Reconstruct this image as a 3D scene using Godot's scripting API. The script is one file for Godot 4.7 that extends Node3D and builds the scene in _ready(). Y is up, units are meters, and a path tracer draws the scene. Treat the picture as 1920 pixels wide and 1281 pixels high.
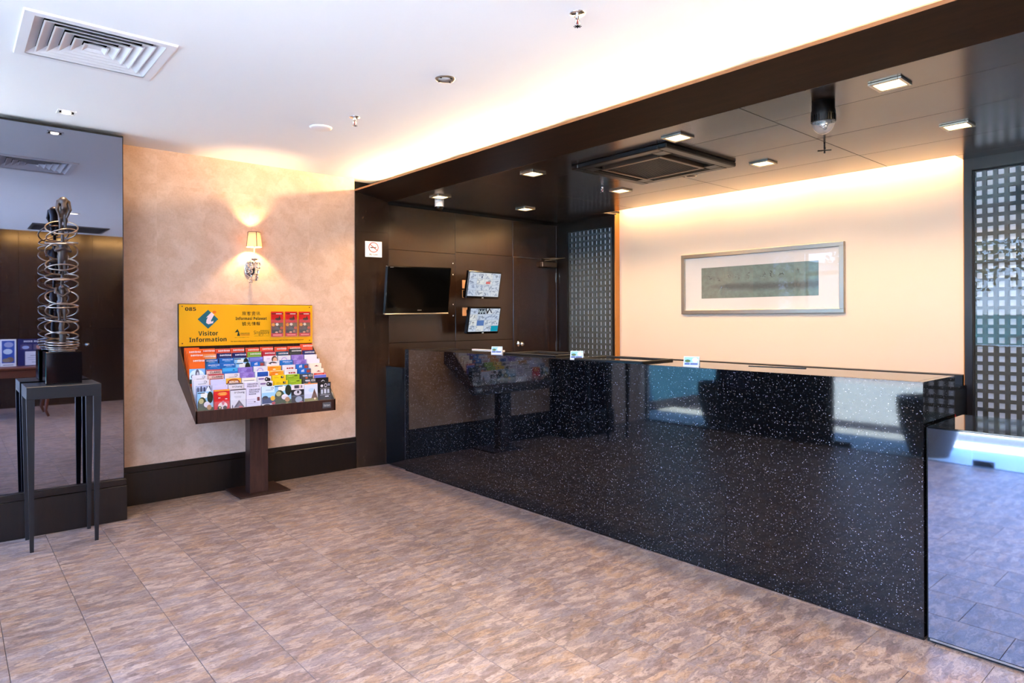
extends Node3D
# Hotel reception: lobby with granite counter, brochure stand, mirror and sculpture.
# x runs along the brochure wall to the right, -z runs along the counter to the left, y is up (metres).

const XC := 3.25      # counter front
const ZI := -5.71     # brochure wall
const ZM := -5.36     # mirror glass
const ZT := -5.64     # wall with the screens
const XB := 5.70      # beige back wall
const XG := 5.62      # grille panels
const XF := -0.85     # glass front
const ZR := 2.6       # rear wall
const YC := 2.77      # white ceiling
const YS := 2.575     # dark counter ceiling
const EXPOSURE := 1.65

var names := {}
var M := {}
var bold: Font
var plain: Font
var serif: Font
var rng := RandomNumberGenerator.new()

const E_DOWN := 1.55       # square downlights over the counter
const E_SPOT := 1.5       # spotlight before the mirror
const E_ROOM := 4.9       # round lamps in the white ceiling
const E_COVE := 2.0       # tubes on the fascia
const E_SLOT := 0.5       # tubes above the beige wall
const E_REAR := 1.5
const E_SCONCE := 0.34
const SKY_E := 2.8
const SUN_E := 15.0

func _ready() -> void:
	# camera: level lens, shifted so that the horizon lies above the middle of the frame
	var cam := Camera3D.new()
	cam.name = "camera"
	cam.projection = Camera3D.PROJECTION_FRUSTUM
	cam.near = 0.05
	cam.far = 200.0
	cam.size = 2.0 * cam.near * 640.5 / 1222.0
	cam.frustum_offset = Vector2(0, -44.0 / 1222.0 * cam.near)
	add_child(cam)
	cam.transform = Transform3D(Basis(Vector3.UP, -0.7140) * Basis(Vector3(0, 0, 1), -0.004), Vector3(0, 1.43, 0))
	cam.current = true

	var env := Environment.new()
	env.background_mode = Environment.BG_SKY
	var sky := Sky.new()
	var sm := ProceduralSkyMaterial.new()
	sm.sky_top_color = Color(0.50, 0.69, 1.0)
	sm.sky_horizon_color = Color(0.74, 0.86, 1.0)
	sm.ground_horizon_color = Color(0.62, 0.68, 0.72)
	sm.ground_bottom_color = Color(0.5, 0.52, 0.52)
	sm.sky_energy_multiplier = SKY_E
	sm.ground_energy_multiplier = SKY_E
	sky.sky_material = sm
	env.sky = sky
	env.tonemap_mode = Environment.TONE_MAPPER_LINEAR
	env.tonemap_exposure = EXPOSURE
	env.sdfgi_enabled = true
	env.ssao_enabled = true
	env.ssil_enabled = true
	var we := WorldEnvironment.new()
	we.name = "world"
	we.environment = env
	add_child(we)

	var sun := DirectionalLight3D.new()
	sun.name = "sun"
	add_child(sun)
	sun.look_at_from_position(Vector3(2.5, 10, 3), Vector3(0, 0, 0), Vector3.UP)
	sun.light_color = Color(1.0, 0.96, 0.90)
	sun.light_energy = SUN_E
	sun.light_angular_distance = 0.6
	sun.shadow_enabled = true

	materials()
	build_floor()
	build_ceiling()
	build_walls()
	build_front()
	build_outside()
	build_counter()
	build_fixtures()
	build_wall_things()
	build_pedestal()
	build_stand()
	build_tour_desk()

# ------------------------------------------------------------------ helpers
func numbered(called: String) -> String:
	if not names.has(called):
		names[called] = 0
		return called
	names[called] += 1
	return "%s_%03d" % [called, names[called]]

func tag(o: Node, label: String, category: String, group := "") -> Node:
	o.set_meta("label", label)
	o.set_meta("category", category)
	if group != "":
		o.set_meta("group", group)
	return o

func thing(called: String, label: String, category: String, at := Vector3.ZERO, turn := 0.0, group := "") -> Node3D:
	var o := Node3D.new()
	o.name = numbered(called)
	add_child(o)
	o.position = at
	o.rotation.y = turn
	tag(o, label, category, group)
	return o

func mesh_node(called: String, m: Mesh, mat: Material, parent: Node = null, at := Vector3.ZERO) -> MeshInstance3D:
	var o := MeshInstance3D.new()
	o.mesh = m
	o.material_override = mat
	o.position = at
	if parent == null:
		o.name = numbered(called)
		add_child(o)
	else:
		o.name = called
		parent.add_child(o, true)
	return o

func obj(called: String, st: SurfaceTool, mat: Material, parent: Node = null, at := Vector3.ZERO) -> MeshInstance3D:
	st.generate_normals()
	return mesh_node(called, st.commit(), mat, parent, at)

func struct(called: String, st: SurfaceTool, mat: Material, at := Vector3.ZERO) -> MeshInstance3D:
	var o := obj(called, st, mat, null, at)
	o.set_meta("kind", "structure")
	return o

func mb(smooth := false) -> SurfaceTool:
	var st := SurfaceTool.new()
	st.begin(Mesh.PRIMITIVE_TRIANGLES)
	st.set_smooth_group(0 if smooth else -1)
	return st

# a, b, c, d counter-clockwise as seen from outside
func quad(st: SurfaceTool, a: Vector3, b: Vector3, c: Vector3, d: Vector3) -> void:
	for v in [a, c, b, a, d, c]:
		st.add_vertex(v)

func quad_uv(st: SurfaceTool, a: Vector3, b: Vector3, c: Vector3, d: Vector3) -> void:
	var uv := [Vector2(0, 1), Vector2(1, 1), Vector2(1, 0), Vector2(0, 0)]
	var p := [a, b, c, d]
	for k in [0, 2, 1, 0, 3, 2]:
		st.set_uv(uv[k])
		st.add_vertex(p[k])

func tri(st: SurfaceTool, a: Vector3, b: Vector3, c: Vector3) -> void:
	for v in [a, c, b]:
		st.add_vertex(v)

func tbox(st: SurfaceTool, t: Transform3D, s: Vector3) -> void:
	var h := s * 0.5
	var p := []
	for k in 8:
		p.append(t * Vector3(h.x if k & 1 else -h.x, h.y if k & 2 else -h.y, h.z if k & 4 else -h.z))
	quad(st, p[4], p[5], p[7], p[6])
	quad(st, p[1], p[0], p[2], p[3])
	quad(st, p[5], p[1], p[3], p[7])
	quad(st, p[0], p[4], p[6], p[2])
	quad(st, p[6], p[7], p[3], p[2])
	quad(st, p[0], p[1], p[5], p[4])

func bx(st: SurfaceTool, lo: Vector3, hi: Vector3) -> void:
	tbox(st, Transform3D(Basis(), (lo + hi) * 0.5), hi - lo)

func box(lo: Vector3, hi: Vector3) -> SurfaceTool:
	var st := mb()
	bx(st, lo, hi)
	return st

# box with chamfered edges
func cbox(st: SurfaceTool, lo: Vector3, hi: Vector3, c: float) -> void:
	var f := func(ax: int, side: int, u: int, v: int) -> Vector3:
		var p := Vector3()
		for k in 3:
			var s: int = side if k == ax else (u if k == (ax + 1) % 3 else v)
			var inset := 0.0 if k == ax else c
			p[k] = hi[k] - inset if s > 0 else lo[k] + inset
		return p
	for ax in 3:
		for side in [-1, 1]:
			var q := [f.call(ax, side, -1, -1), f.call(ax, side, 1, -1), f.call(ax, side, 1, 1), f.call(ax, side, -1, 1)]
			if side > 0:
				quad(st, q[0], q[1], q[2], q[3])
			else:
				quad(st, q[3], q[2], q[1], q[0])
	var mid := (lo + hi) * 0.5
	for ax in 3:      # edges along ax
		var b := (ax + 1) % 3
		var d := (ax + 2) % 3
		for sb in [-1, 1]:
			for sd in [-1, 1]:
				var p1: Vector3 = f.call(b, sb, sd, -1)
				var p2: Vector3 = f.call(b, sb, sd, 1)
				var p3: Vector3 = f.call(d, sd, 1, sb)
				var p4: Vector3 = f.call(d, sd, -1, sb)
				facing(st, [p1, p2, p3, p4], mid)
	for sx in [-1, 1]:
		for sy in [-1, 1]:
			for sz in [-1, 1]:
				facing(st, [f.call(0, sx, sy, sz), f.call(1, sy, sz, sx), f.call(2, sz, sx, sy)], mid)

func facing(st: SurfaceTool, p: Array, mid: Vector3) -> void:
	var n: Vector3 = (p[1] - p[0]).cross(p[2] - p[0])
	var c := Vector3()
	for v in p:
		c += v / p.size()
	if n.dot(c - mid) < 0:
		p.reverse()
	if p.size() == 4:
		quad(st, p[0], p[1], p[2], p[3])
	else:
		tri(st, p[0], p[1], p[2])

func cboxed(lo: Vector3, hi: Vector3, c := 0.004) -> SurfaceTool:
	var st := mb()
	cbox(st, lo, hi, c)
	return st

# prism: polygon in a plane (u, v) extruded along w; map turns (u, v, w) into a point
func prism(st: SurfaceTool, pts: PackedVector2Array, w0: float, w1: float, axis: int) -> void:
	var at := func(p: Vector2, w: float) -> Vector3:
		match axis:
			0: return Vector3(w, p.y, p.x)
			1: return Vector3(p.x, w, p.y)
			_: return Vector3(p.x, p.y, w)
	var mid := Vector3()
	for p in pts:
		mid += at.call(p, (w0 + w1) * 0.5) / pts.size()
	var tris := Geometry2D.triangulate_polygon(pts)
	for k in range(0, tris.size(), 3):
		for w in [w0, w1]:
			var q := [at.call(pts[tris[k]], w), at.call(pts[tris[k + 1]], w), at.call(pts[tris[k + 2]], w)]
			var dirn: Vector3 = at.call(Vector2(), w) - at.call(Vector2(), (w0 + w1) * 0.5)
			var n: Vector3 = (q[1] - q[0]).cross(q[2] - q[0])
			if n.dot(dirn) < 0:
				q.reverse()
			tri(st, q[0], q[1], q[2])
	var cw := Geometry2D.is_polygon_clockwise(pts)
	for k in pts.size():
		var a := pts[k]
		var b := pts[(k + 1) % pts.size()]
		var out2 := Vector2(b.y - a.y, a.x - b.x)
		if cw:
			out2 = -out2
		var o3: Vector3 = at.call(out2, 0.0)
		var q := [at.call(a, w0), at.call(b, w0), at.call(b, w1), at.call(a, w1)]
		if (q[1] - q[0]).cross(q[2] - q[0]).dot(o3) < 0:
			q.reverse()
		quad(st, q[0], q[1], q[2], q[3])

# profile of (radius, height) turned round y
func lathe(st: SurfaceTool, prof: Array, at: Vector3, n := 24) -> void:
	for k in n:
		var a0 := TAU * k / n
		var a1 := TAU * (k + 1) / n
		for j in prof.size() - 1:
			var p: Vector2 = prof[j]
			var q: Vector2 = prof[j + 1]
			var f := func(v: Vector2, a: float) -> Vector3: return at + Vector3(cos(a) * v.x, v.y, sin(a) * v.x)
			if p.x > 1e-6:
				tri(st, f.call(p, a1), f.call(p, a0), f.call(q, a0))
			if q.x > 1e-6:
				tri(st, f.call(p, a1), f.call(q, a0), f.call(q, a1))

func tube(st: SurfaceTool, pts: PackedVector3Array, r0: float, r1 := -1.0, n := 8, closed := false) -> void:
	if r1 < 0:
		r1 = r0
	var rings := []
	var cnt := pts.size()
	var prev := Vector3.ZERO
	for k in cnt:
		var d: Vector3
		if closed:
			d = (pts[(k + 1) % cnt] - pts[(k + cnt - 1) % cnt]).normalized()
		else:
			d = (pts[mini(k + 1, cnt - 1)] - pts[maxi(k - 1, 0)]).normalized()
		var u := prev
		if u == Vector3.ZERO:
			u = d.cross(Vector3.UP if absf(d.y) < 0.9 else Vector3.RIGHT)
		u = (u - d * u.dot(d)).normalized()
		prev = u
		var v := d.cross(u)
		var r: float = lerp(r0, r1, float(k) / maxf(cnt - 1, 1))
		var ring := PackedVector3Array()
		for j in n:
			var a := TAU * j / n
			ring.append(pts[k] + (u * cos(a) + v * sin(a)) * r)
		rings.append(ring)
	for k in (cnt if closed else cnt - 1):
		var a: PackedVector3Array = rings[k]
		var b: PackedVector3Array = rings[(k + 1) % cnt]
		for j in n:
			var i := (j + 1) % n
			quad(st, a[j], a[i], b[i], b[j])
	if not closed:
		for j in range(1, n - 1):
			tri(st, rings[0][0], rings[0][j + 1], rings[0][j])
			tri(st, rings[cnt - 1][0], rings[cnt - 1][j], rings[cnt - 1][j + 1])

func ball(st: SurfaceTool, c: Vector3, r: Vector3, n := 10) -> void:
	for i in n:
		for j in n * 2:
			var f := func(a: int, b: int) -> Vector3:
				var t := PI * a / n
				var p := PI * b / n
				return c + Vector3(sin(t) * cos(p), cos(t), sin(t) * sin(p)) * r
			var p0: Vector3 = f.call(i, j)
			var p1: Vector3 = f.call(i, j + 1)
			var p2: Vector3 = f.call(i + 1, j + 1)
			var p3: Vector3 = f.call(i + 1, j)
			if i > 0:
				tri(st, p0, p1, p2)
			if i < n - 1:
				tri(st, p0, p2, p3)

func mat(called: String, c: Color, rough := 0.6, metal := 0.0, spec := 0.5) -> StandardMaterial3D:
	var m := StandardMaterial3D.new()
	m.resource_name = called
	m.albedo_color = c
	m.roughness = rough
	m.metallic = metal
	m.metallic_specular = spec
	M[called] = m
	return m

func glow(called: String, c: Color, e: float) -> StandardMaterial3D:
	var m := mat(called, c, 0.5)
	m.emission_enabled = true
	m.emission = c
	m.emission_energy_multiplier = e
	return m

func triplanar(m: StandardMaterial3D, t: Texture2D, scale: Vector3) -> void:
	m.albedo_texture = t
	m.uv1_triplanar = true
	m.uv1_world_triplanar = true
	m.uv1_triplanar_sharpness = 8.0
	m.uv1_scale = scale

# lettering lying in the plane that faces +z of its parent: middle of the line at `at`
func words(parent: Node, s: String, at: Vector3, wide: float, high: float, m: Material, f: Font = null, called := "lettering") -> MeshInstance3D:
	var t := TextMesh.new()
	t.font = f if f else bold
	t.text = s
	t.font_size = 24
	t.pixel_size = 0.01
	t.depth = 0.0
	t.curve_step = 3.0
	var bb := t.get_aabb()
	var o := mesh_node(called, t, m, parent, Vector3.ZERO)
	var k := Vector3(wide / maxf(bb.size.x, 0.001), high / maxf(bb.size.y, 0.001), 1.0)
	o.scale = k
	o.position = at - Vector3(bb.get_center().x * k.x, bb.get_center().y * k.y, 0)
	return o

func spot(at: Vector3, towards: Vector3, c: Color, e: float, angle: float, size := 0.05, soft := 1.0) -> void:
	var l := SpotLight3D.new()
	l.name = numbered("lamp_light")
	add_child(l)
	l.look_at_from_position(at, at + towards, Vector3.UP if absf(towards.normalized().y) < 0.9 else Vector3.RIGHT)
	l.light_color = c
	l.light_energy = e
	l.spot_angle = angle
	l.spot_angle_attenuation = soft
	l.spot_range = 14.0
	l.spot_attenuation = 2.0
	l.light_size = size
	l.shadow_enabled = true

func omni(at: Vector3, c: Color, e: float, size := 0.03) -> void:
	var l := OmniLight3D.new()
	l.name = numbered("lamp_light")
	add_child(l)
	l.position = at
	l.light_color = c
	l.light_energy = e
	l.omni_range = 14.0
	l.omni_attenuation = 2.0
	l.light_size = size
	l.shadow_enabled = true

func area(at: Vector3, towards: Vector3, up: Vector3, size: Vector2, c: Color, e: float) -> void:
	var l := AreaLight3D.new()
	l.name = numbered("lamp_light")
	add_child(l)
	l.look_at_from_position(at, at + towards, up)
	l.area_size = size
	l.light_color = c
	l.light_energy = e
	l.area_range = 14.0
	l.shadow_enabled = true

# ------------------------------------------------------------------ textures
func noise(sd: int, fr: float, oct := 4) -> FastNoiseLite:
	var n := FastNoiseLite.new()
	n.seed = sd
	n.noise_type = FastNoiseLite.TYPE_SIMPLEX_SMOOTH
	n.frequency = fr
	n.fractal_octaves = oct
	return n

func ss(a: float, b: float, x: float) -> float:
	return smoothstep(a, b, x)

func slate_texture() -> ImageTexture:
	# 1.6 m square, streaks along u
	var s := 1024
	var im := Image.create(s, s, true, Image.FORMAT_RGB8)
	var a := noise(3, 1.0, 6)
	var b := noise(8, 1.0, 6)
	a.fractal_gain = 0.6
	b.fractal_gain = 0.58
	var w := noise(15, 1.0, 3)
	var fine := noise(21, 1.0, 2)
	var c0 := Color(0.475, 0.395, 0.365)
	var c1 := Color(0.68, 0.592, 0.53)
	var c2 := Color(0.63, 0.495, 0.375)
	var c3 := Color(0.54, 0.48, 0.465)
	for y in s:
		for x in s:
			var u := x / float(s)
			var v := y / float(s)
			var wx := w.get_noise_2d(u * 14.0, v * 40.0) * 0.035
			var wy := w.get_noise_2d(u * 14.0 + 40.0, v * 40.0 + 9.0) * 0.016
			var n1 := a.get_noise_2d((u + wx) * 8.0, (v + wy) * 26.0)
			var n2 := b.get_noise_2d((u - wx) * 5.0, (v + wy) * 13.0 + 50.0)
			var n3 := a.get_noise_2d((u + wx) * 34.0 + 80.0, (v + wy) * 110.0)
			var n4 := b.get_noise_2d((u + wx) * 7.0 + 30.0, (v + wy) * 19.0 + 90.0)
			var c := c3.lerp(c0, ss(-0.3, 0.3, n2))
			c = c.lerp(c1, ss(-0.12, 0.34, n1) * 0.9)
			c = c.lerp(c2, ss(0.0, 0.42, n4) * 0.6)
			# flake edges: light on one side, dark on the other
			var e := fposmod(n1 * 4.0 + n3 * 0.35, 1.0)
			c = c.darkened(ss(0.88, 1.0, e) * 0.10)
			c = c.lightened(ss(0.12, 0.0, e) * 0.06)
			var crack := absf(n4 + 0.02)
			c = c.darkened(ss(0.010, 0.0, crack) * 0.30 * ss(0.05, 0.3, n2))
			c = c.lightened(minf(n3, 0.4) * 0.20) if n3 > 0 else c.darkened(-n3 * 0.34)
			c = c.darkened(maxf(0.0, fine.get_noise_2d(u * 200.0, v * 330.0)) * 0.10)
			im.set_pixel(x, y, c)
	return ImageTexture.create_from_image(im)

func granite_texture() -> ImageTexture:
	var s := 1024
	var im := Image.create(s, s, true, Image.FORMAT_RGB8)
	var n := noise(5, 0.25, 2)
	for y in s:
		for x in s:
			var v := 0.035 + 0.05 * maxf(0.0, n.get_noise_2d(x, y))
			im.set_pixel(x, y, Color(v, v, v * 1.15))
	rng.seed = 77
	for k in 7000:
		var x := rng.randi_range(4, s - 8)
		var y := rng.randi_range(4, s - 8)
		var q := rng.randf()
		var g := 0.16 + 0.80 * pow(q, 3.4)
		var c := Color(g, g * 0.98, minf(1.0, g * 1.04))
		if rng.randf() < 0.12:
			c = Color(g, g * 0.88, g * 0.72)
		var w := 1 + int(q * 1.6 + 1.4 * rng.randf())
		for j in w:
			var sh := rng.randi_range(-1, 1)
			for i in w:
				im.set_pixel(x + i + sh, y + j, c)
	return ImageTexture.create_from_image(im)

func wood_texture(sd: int, lo: Color, hi: Color) -> ImageTexture:
	# grain along v
	var s := 512
	var im := Image.create(s, s, true, Image.FORMAT_RGB8)
	var n := noise(sd, 1.0, 4)
	var f := noise(sd + 1, 1.0, 2)
	for y in s:
		for x in s:
			var a := n.get_noise_2d(x * 0.035, y * 0.0035) * 0.7 + f.get_noise_2d(x * 0.45, y * 0.02) * 0.5
			im.set_pixel(x, y, lo.lerp(hi, clampf(a + 0.5, 0.0, 1.0)))
	return ImageTexture.create_from_image(im)

func wallpaper_texture() -> ImageTexture:
	var s := 512
	var im := Image.create(s, s, true, Image.FORMAT_RGB8)
	var n := noise(31, 1.0, 5)
	for y in s:
		for x in s:
			var w := n.get_noise_2d(x * 0.02 + 50.0, y * 0.02) * 30.0
			var a := n.get_noise_2d((x + w) * 0.013, (y + w) * 0.013)
			var b := n.get_noise_2d(x * 0.12, y * 0.12 + 90.0)
			var c := Color(0.90, 0.775, 0.685).lerp(Color(0.84, 0.695, 0.59), clampf(a * 0.9 + 0.5, 0.0, 1.0))
			c = c.lightened(b * 0.05) if b > 0 else c.darkened(-b * 0.05)
			im.set_pixel(x, y, c)
	return ImageTexture.create_from_image(im)

func line(im: Image, a: Vector2, b: Vector2, w: float, c: Color) -> void:
	var steps := int(a.distance_to(b) * 1.5) + 1
	for k in steps + 1:
		var p := a.lerp(b, float(k) / steps)
		im.fill_rect(Rect2i(int(p.x - w * 0.5), int(p.y - w * 0.5), maxi(1, int(w)), maxi(1, int(w))), c)

func art_texture() -> ImageTexture:
	var w := 1024
	var h := 268
	var im := Image.create(w, h, true, Image.FORMAT_RGB8)
	var n := noise(44, 1.0, 5)
	for y in h:
		for x in w:
			var a := n.get_noise_2d(x * 0.02, y * 0.02) * 0.5 + n.get_noise_2d(x * 0.2, y * 0.2) * 0.45
			var t := clampf(x / float(w) * 0.8 + a * 0.3, 0.0, 1.0)
			var c := Color(0.37, 0.40, 0.36).lerp(Color(0.30, 0.43, 0.42), t)
			c = c.lightened(a * 0.18) if a > 0 else c.darkened(-a * 0.3)
			# brushed dark ridge that falls to the right
			var u := x / float(w)
			var ridge := 0.60 + 0.17 * u - 0.10 * u * u + n.get_noise_2d(x * 0.012, 7.0) * 0.03
			var d := (y / float(h) - ridge) / (0.05 + 0.05 * ss(0.1, 0.4, u))
			var ink := exp(-d * d) * ss(0.04, 0.3, u) * (0.55 + 0.6 * n.get_noise_2d(x * 0.05, y * 0.25))
			c = c.lerp(Color(0.10, 0.12, 0.13), clampf(ink * 1.5, 0.0, 0.9))
			im.set_pixel(x, y, c)
	rng.seed = 12
	for k in 9:      # scattered brush marks along the upper part
		var x0 := 80.0 + k * 96.0 + rng.randf_range(-20, 20)
		var y0 := 95.0 - k * 3.0 + rng.randf_range(-14, 14)
		for j in 5:
			var p := Vector2(x0 + rng.randf_range(-18, 18), y0 + rng.randf_range(-20, 20))
			line(im, p, p + Vector2(rng.randf_range(-14, 18), rng.randf_range(-10, 22)), 3.4, Color(0.08, 0.09, 0.09))
	for k in 60:
		var x1 := rng.randf_range(180, 860)
		var y1 := 150.0 + x1 * 0.035 + rng.randf_range(-12, 22)
		line(im, Vector2(x1, y1), Vector2(x1 + rng.randf_range(10, 70), y1 + rng.randf_range(-4, 8)), 1.5, Color(0.12, 0.14, 0.16))
	return ImageTexture.create_from_image(im)

func camera_grid(sd: int, variant: int) -> ImageTexture:
	var w := 256
	var h := 160
	var im := Image.create(w, h, true, Image.FORMAT_RGB8)
	im.fill(Color(0.62, 0.68, 0.75))
	rng.seed = sd
	for r in 4:
		for c in 4:
			var o := Vector2i(c * 64 + 1, r * 40 + 1)
			var base := Color(0.80, 0.86, 0.95).lerp(Color(0.93, 0.94, 0.93), rng.randf())
			im.fill_rect(Rect2i(o, Vector2i(62, 38)), base)
			for k in 5:
				var p := Vector2(o.x + rng.randf_range(4, 56), o.y + rng.randf_range(6, 34))
				var q := Vector2(clampf(p.x + rng.randf_range(-25, 25), o.x + 3, o.x + 58), clampf(p.y + rng.randf_range(-18, 18), o.y + 3, o.y + 35))
				line(im, p, q, rng.randf_range(3.0, 9.0), base.darkened(rng.randf_range(0.06, 0.26)).lerp(Color(0.4, 0.5, 0.7), 0.25))
			if rng.randf() < 0.45:
				im.fill_rect(Rect2i(o + Vector2i(rng.randi_range(6, 34), rng.randi_range(6, 20)), Vector2i(rng.randi_range(8, 20), rng.randi_range(6, 14))), base.darkened(0.28))
	if variant == 0:
		im.fill_rect(Rect2i(140, 58, 36, 16), Color(0.88, 0.45, 0.45))
		im.fill_rect(Rect2i(98, 22, 9, 14), Color(0.12, 0.2, 0.42))
	else:
		im.fill_rect(Rect2i(193, 121, 62, 38), Color(0.0, 0.62, 0.74))
		im.fill_rect(Rect2i(66, 2, 60, 36), Color(0.16, 0.2, 0.26))
		for k in 5:
			im.fill_rect(Rect2i(70 + k * 11, 8 + (k % 2) * 9, 6, 20), Color(0.85, 0.92, 0.96))
		line(im, Vector2(132, 4), Vector2(146, 34), 7.0, Color(0.1, 0.12, 0.15))
		line(im, Vector2(160, 4), Vector2(146, 34), 7.0, Color(0.1, 0.12, 0.15))
		line(im, Vector2(166, 8), Vector2(184, 30), 5.0, Color(0.12, 0.14, 0.2))
		im.fill_rect(Rect2i(66, 82, 60, 36), Color(0.36, 0.5, 0.75))
	return ImageTexture.create_from_image(im)

func materials() -> void:
	bold = SystemFont.new()
	bold.font_names = PackedStringArray(["Droid Sans"])
	bold.font_weight = 700
	plain = SystemFont.new()
	plain.font_names = PackedStringArray(["Droid Sans"])
	serif = SystemFont.new()
	serif.font_names = PackedStringArray(["Droid Serif"])
	serif.font_weight = 700
	var slate := slate_texture()
	for k in 6:
		var m := mat("slate%d" % k, Color(1, 1, 1).darkened(0.03 * (k % 3)), 0.42, 0.0, 0.4)
		triplanar(m, slate, Vector3(0.625, 0.625, 0.625))
		m.uv1_offset = Vector3(0.37 * k, 0.0, 0.61 * k)
	mat("grout", Color(0.22, 0.17, 0.15), 0.8)
	mat("ceiling_paint", Color(0.96, 0.955, 0.96), 0.9)
	var m := mat("granite", Color(1, 1, 1), 0.05, 0.0, 0.57)
	triplanar(m, granite_texture(), Vector3(1.15, 1.15, 1.15))
	m.roughness = 0.04
	var dark := wood_texture(60, Color(0.11, 0.068, 0.044), Color(0.215, 0.138, 0.09))
	m = mat("dark_wood", Color(1, 1, 1), 0.24, 0.0, 0.6)
	triplanar(m, dark, Vector3(1.3, 1.3, 1.3))
	m = mat("skirting_wood", Color(0.62, 0.6, 0.62), 0.35, 0.0, 0.5)
	triplanar(m, dark, Vector3(1.3, 1.3, 1.3))
	m = mat("fascia_wood", Color(0.85, 0.8, 0.78), 0.4, 0.0, 0.45)
	triplanar(m, dark, Vector3(1.3, 1.3, 1.3))
	mat("edge_wood", Color(0.50, 0.33, 0.20), 0.45)
	# dark ceiling panels: grain along z
	m = mat("soffit_wood", Color(1.0, 0.98, 0.96), 0.2, 0.0, 0.66)
	triplanar(m, wood_texture(64, Color(0.15, 0.12, 0.105), Color(0.24, 0.195, 0.17)), Vector3(1.3, 1.3, 1.3))
	m = mat("wallpaper", Color(1, 1, 1), 0.75, 0.0, 0.3)
	triplanar(m, wallpaper_texture(), Vector3(0.8, 0.8, 0.8))
	mat("beige_paint", Color(0.88, 0.805, 0.735), 0.85)
	mat("orange_board", Color(0.72, 0.47, 0.22), 0.6)
	mat("black", Color(0.02, 0.02, 0.024), 0.35)
	mat("matt_black", Color(0.025, 0.025, 0.03), 0.7)
	mat("screen_black", Color(0.012, 0.014, 0.016), 0.09, 0.0, 0.5)
	mat("bezel", Color(0.02, 0.02, 0.022), 0.15)
	mat("steel", Color(0.78, 0.77, 0.75), 0.25, 1.0)
	mat("chrome", Color(0.9, 0.9, 0.9), 0.08, 1.0)
	mat("bronze", Color(0.42, 0.35, 0.30), 0.36, 0.85)
	mat("statue_bronze", Color(0.30, 0.26, 0.25), 0.36, 0.7)
	mat("ring_metal", Color(0.62, 0.55, 0.50), 0.28, 1.0)
	mat("frame_silver", Color(0.70, 0.67, 0.62), 0.32, 0.9)
	mat("white", Color(0.9, 0.9, 0.9), 0.5)
	mat("white_plastic", Color(0.93, 0.92, 0.93), 0.4)
	mat("mount", Color(0.83, 0.80, 0.79), 0.8)
	mat("socket", Color(0.85, 0.62, 0.42), 0.5)
	mat("mirror", Color(0.56, 0.57, 0.63), 0.015, 1.0)
	mat("gate_glass", Color(0.60, 0.64, 0.72), 0.03, 1.0)
	mat("gate_dark", Color(0.015, 0.018, 0.024), 0.05, 0.0, 0.6)
	m = mat("pane", Color(0.9, 0.97, 1.0, 0.04), 0.0, 0.0, 0.5)
	m.transparency = BaseMaterial3D.TRANSPARENCY_ALPHA
	m = mat("grille_glass", Color(0.9, 0.97, 1.0, 0.04), 0.0, 0.0, 0.33)
	m.transparency = BaseMaterial3D.TRANSPARENCY_ALPHA
	m = mat("acrylic", Color(1, 1, 1, 0.04), 0.0, 0.0, 0.4)
	m.transparency = BaseMaterial3D.TRANSPARENCY_ALPHA
	m = mat("crystal", Color(1, 1, 1, 0.0), 0.02)
	m.refraction_enabled = true
	m.refraction_scale = 0.05
	m = mat("dome_glass", Color(0.8, 0.8, 0.82, 0.15), 0.02)
	m.transparency = BaseMaterial3D.TRANSPARENCY_ALPHA
	mat("pedestal_lacquer", Color(0.07, 0.07, 0.09), 0.4)
	mat("polished_black", Color(0.03, 0.03, 0.045), 0.06, 0.0, 0.6)
	m = mat("stand_wood", Color(1, 1, 1), 0.35)
	triplanar(m, wood_texture(70, Color(0.17, 0.095, 0.075), Color(0.27, 0.16, 0.13)), Vector3(1.6, 1.6, 1.6))
	mat("yellow", Color(0.98, 0.70, 0.02), 0.4)
	mat("ink", Color(0.04, 0.04, 0.03), 0.6)
	mat("green_ink", Color(0.03, 0.16, 0.09), 0.6)
	mat("teal_ink", Color(0.0, 0.37, 0.42), 0.6)
	mat("pale_pink", Color(0.95, 0.84, 0.84), 0.6)
	mat("orange_ink", Color(0.96, 0.47, 0.02), 0.6)
	mat("red_ink", Color(0.62, 0.10, 0.08), 0.6)
	mat("red_paper", Color(0.80, 0.07, 0.08), 0.4)
	mat("white_ink", Color(0.96, 0.95, 0.94), 0.6)
	mat("blue_ink", Color(0.10, 0.16, 0.42), 0.6)
	m = mat("print", Color(1, 1, 1), 0.45)
	m.vertex_color_use_as_albedo = true
	m.vertex_color_is_srgb = true
	glow("lamp_face", Color(1.0, 0.86, 0.62), 5.0)
	glow("tube_glow", Color(1.0, 0.80, 0.50), 4.0)
	glow("small_lamp", Color(1.0, 0.93, 0.82), 6.0)
	glow("bulb", Color(1.0, 0.86, 0.66), 8.0)
	m = mat("shade", Color(0.98, 0.91, 0.80), 0.35, 0.0, 0.5)
	m.backlight_enabled = true
	m.backlight = Color(1.0, 0.90, 0.76)
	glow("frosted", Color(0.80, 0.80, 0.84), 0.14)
	mat("grille_bar", Color(0.05, 0.052, 0.06), 0.9, 0.0, 0.2)
	mat("paving", Color(0.68, 0.72, 0.70), 0.7)
	mat("asphalt", Color(0.20, 0.21, 0.24), 0.8)
	mat("concrete", Color(0.74, 0.73, 0.70), 0.85)
	mat("teal_wall", Color(0.22, 0.47, 0.56), 0.7)
	mat("hoarding", Color(0.05, 0.50, 0.56), 0.6)
	m = mat("leaf", Color(0.12, 0.26, 0.10), 0.5)
	m.backlight_enabled = true
	m.backlight = Color(0.1, 0.2, 0.06)
	mat("bark", Color(0.25, 0.19, 0.14), 0.9)
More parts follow.
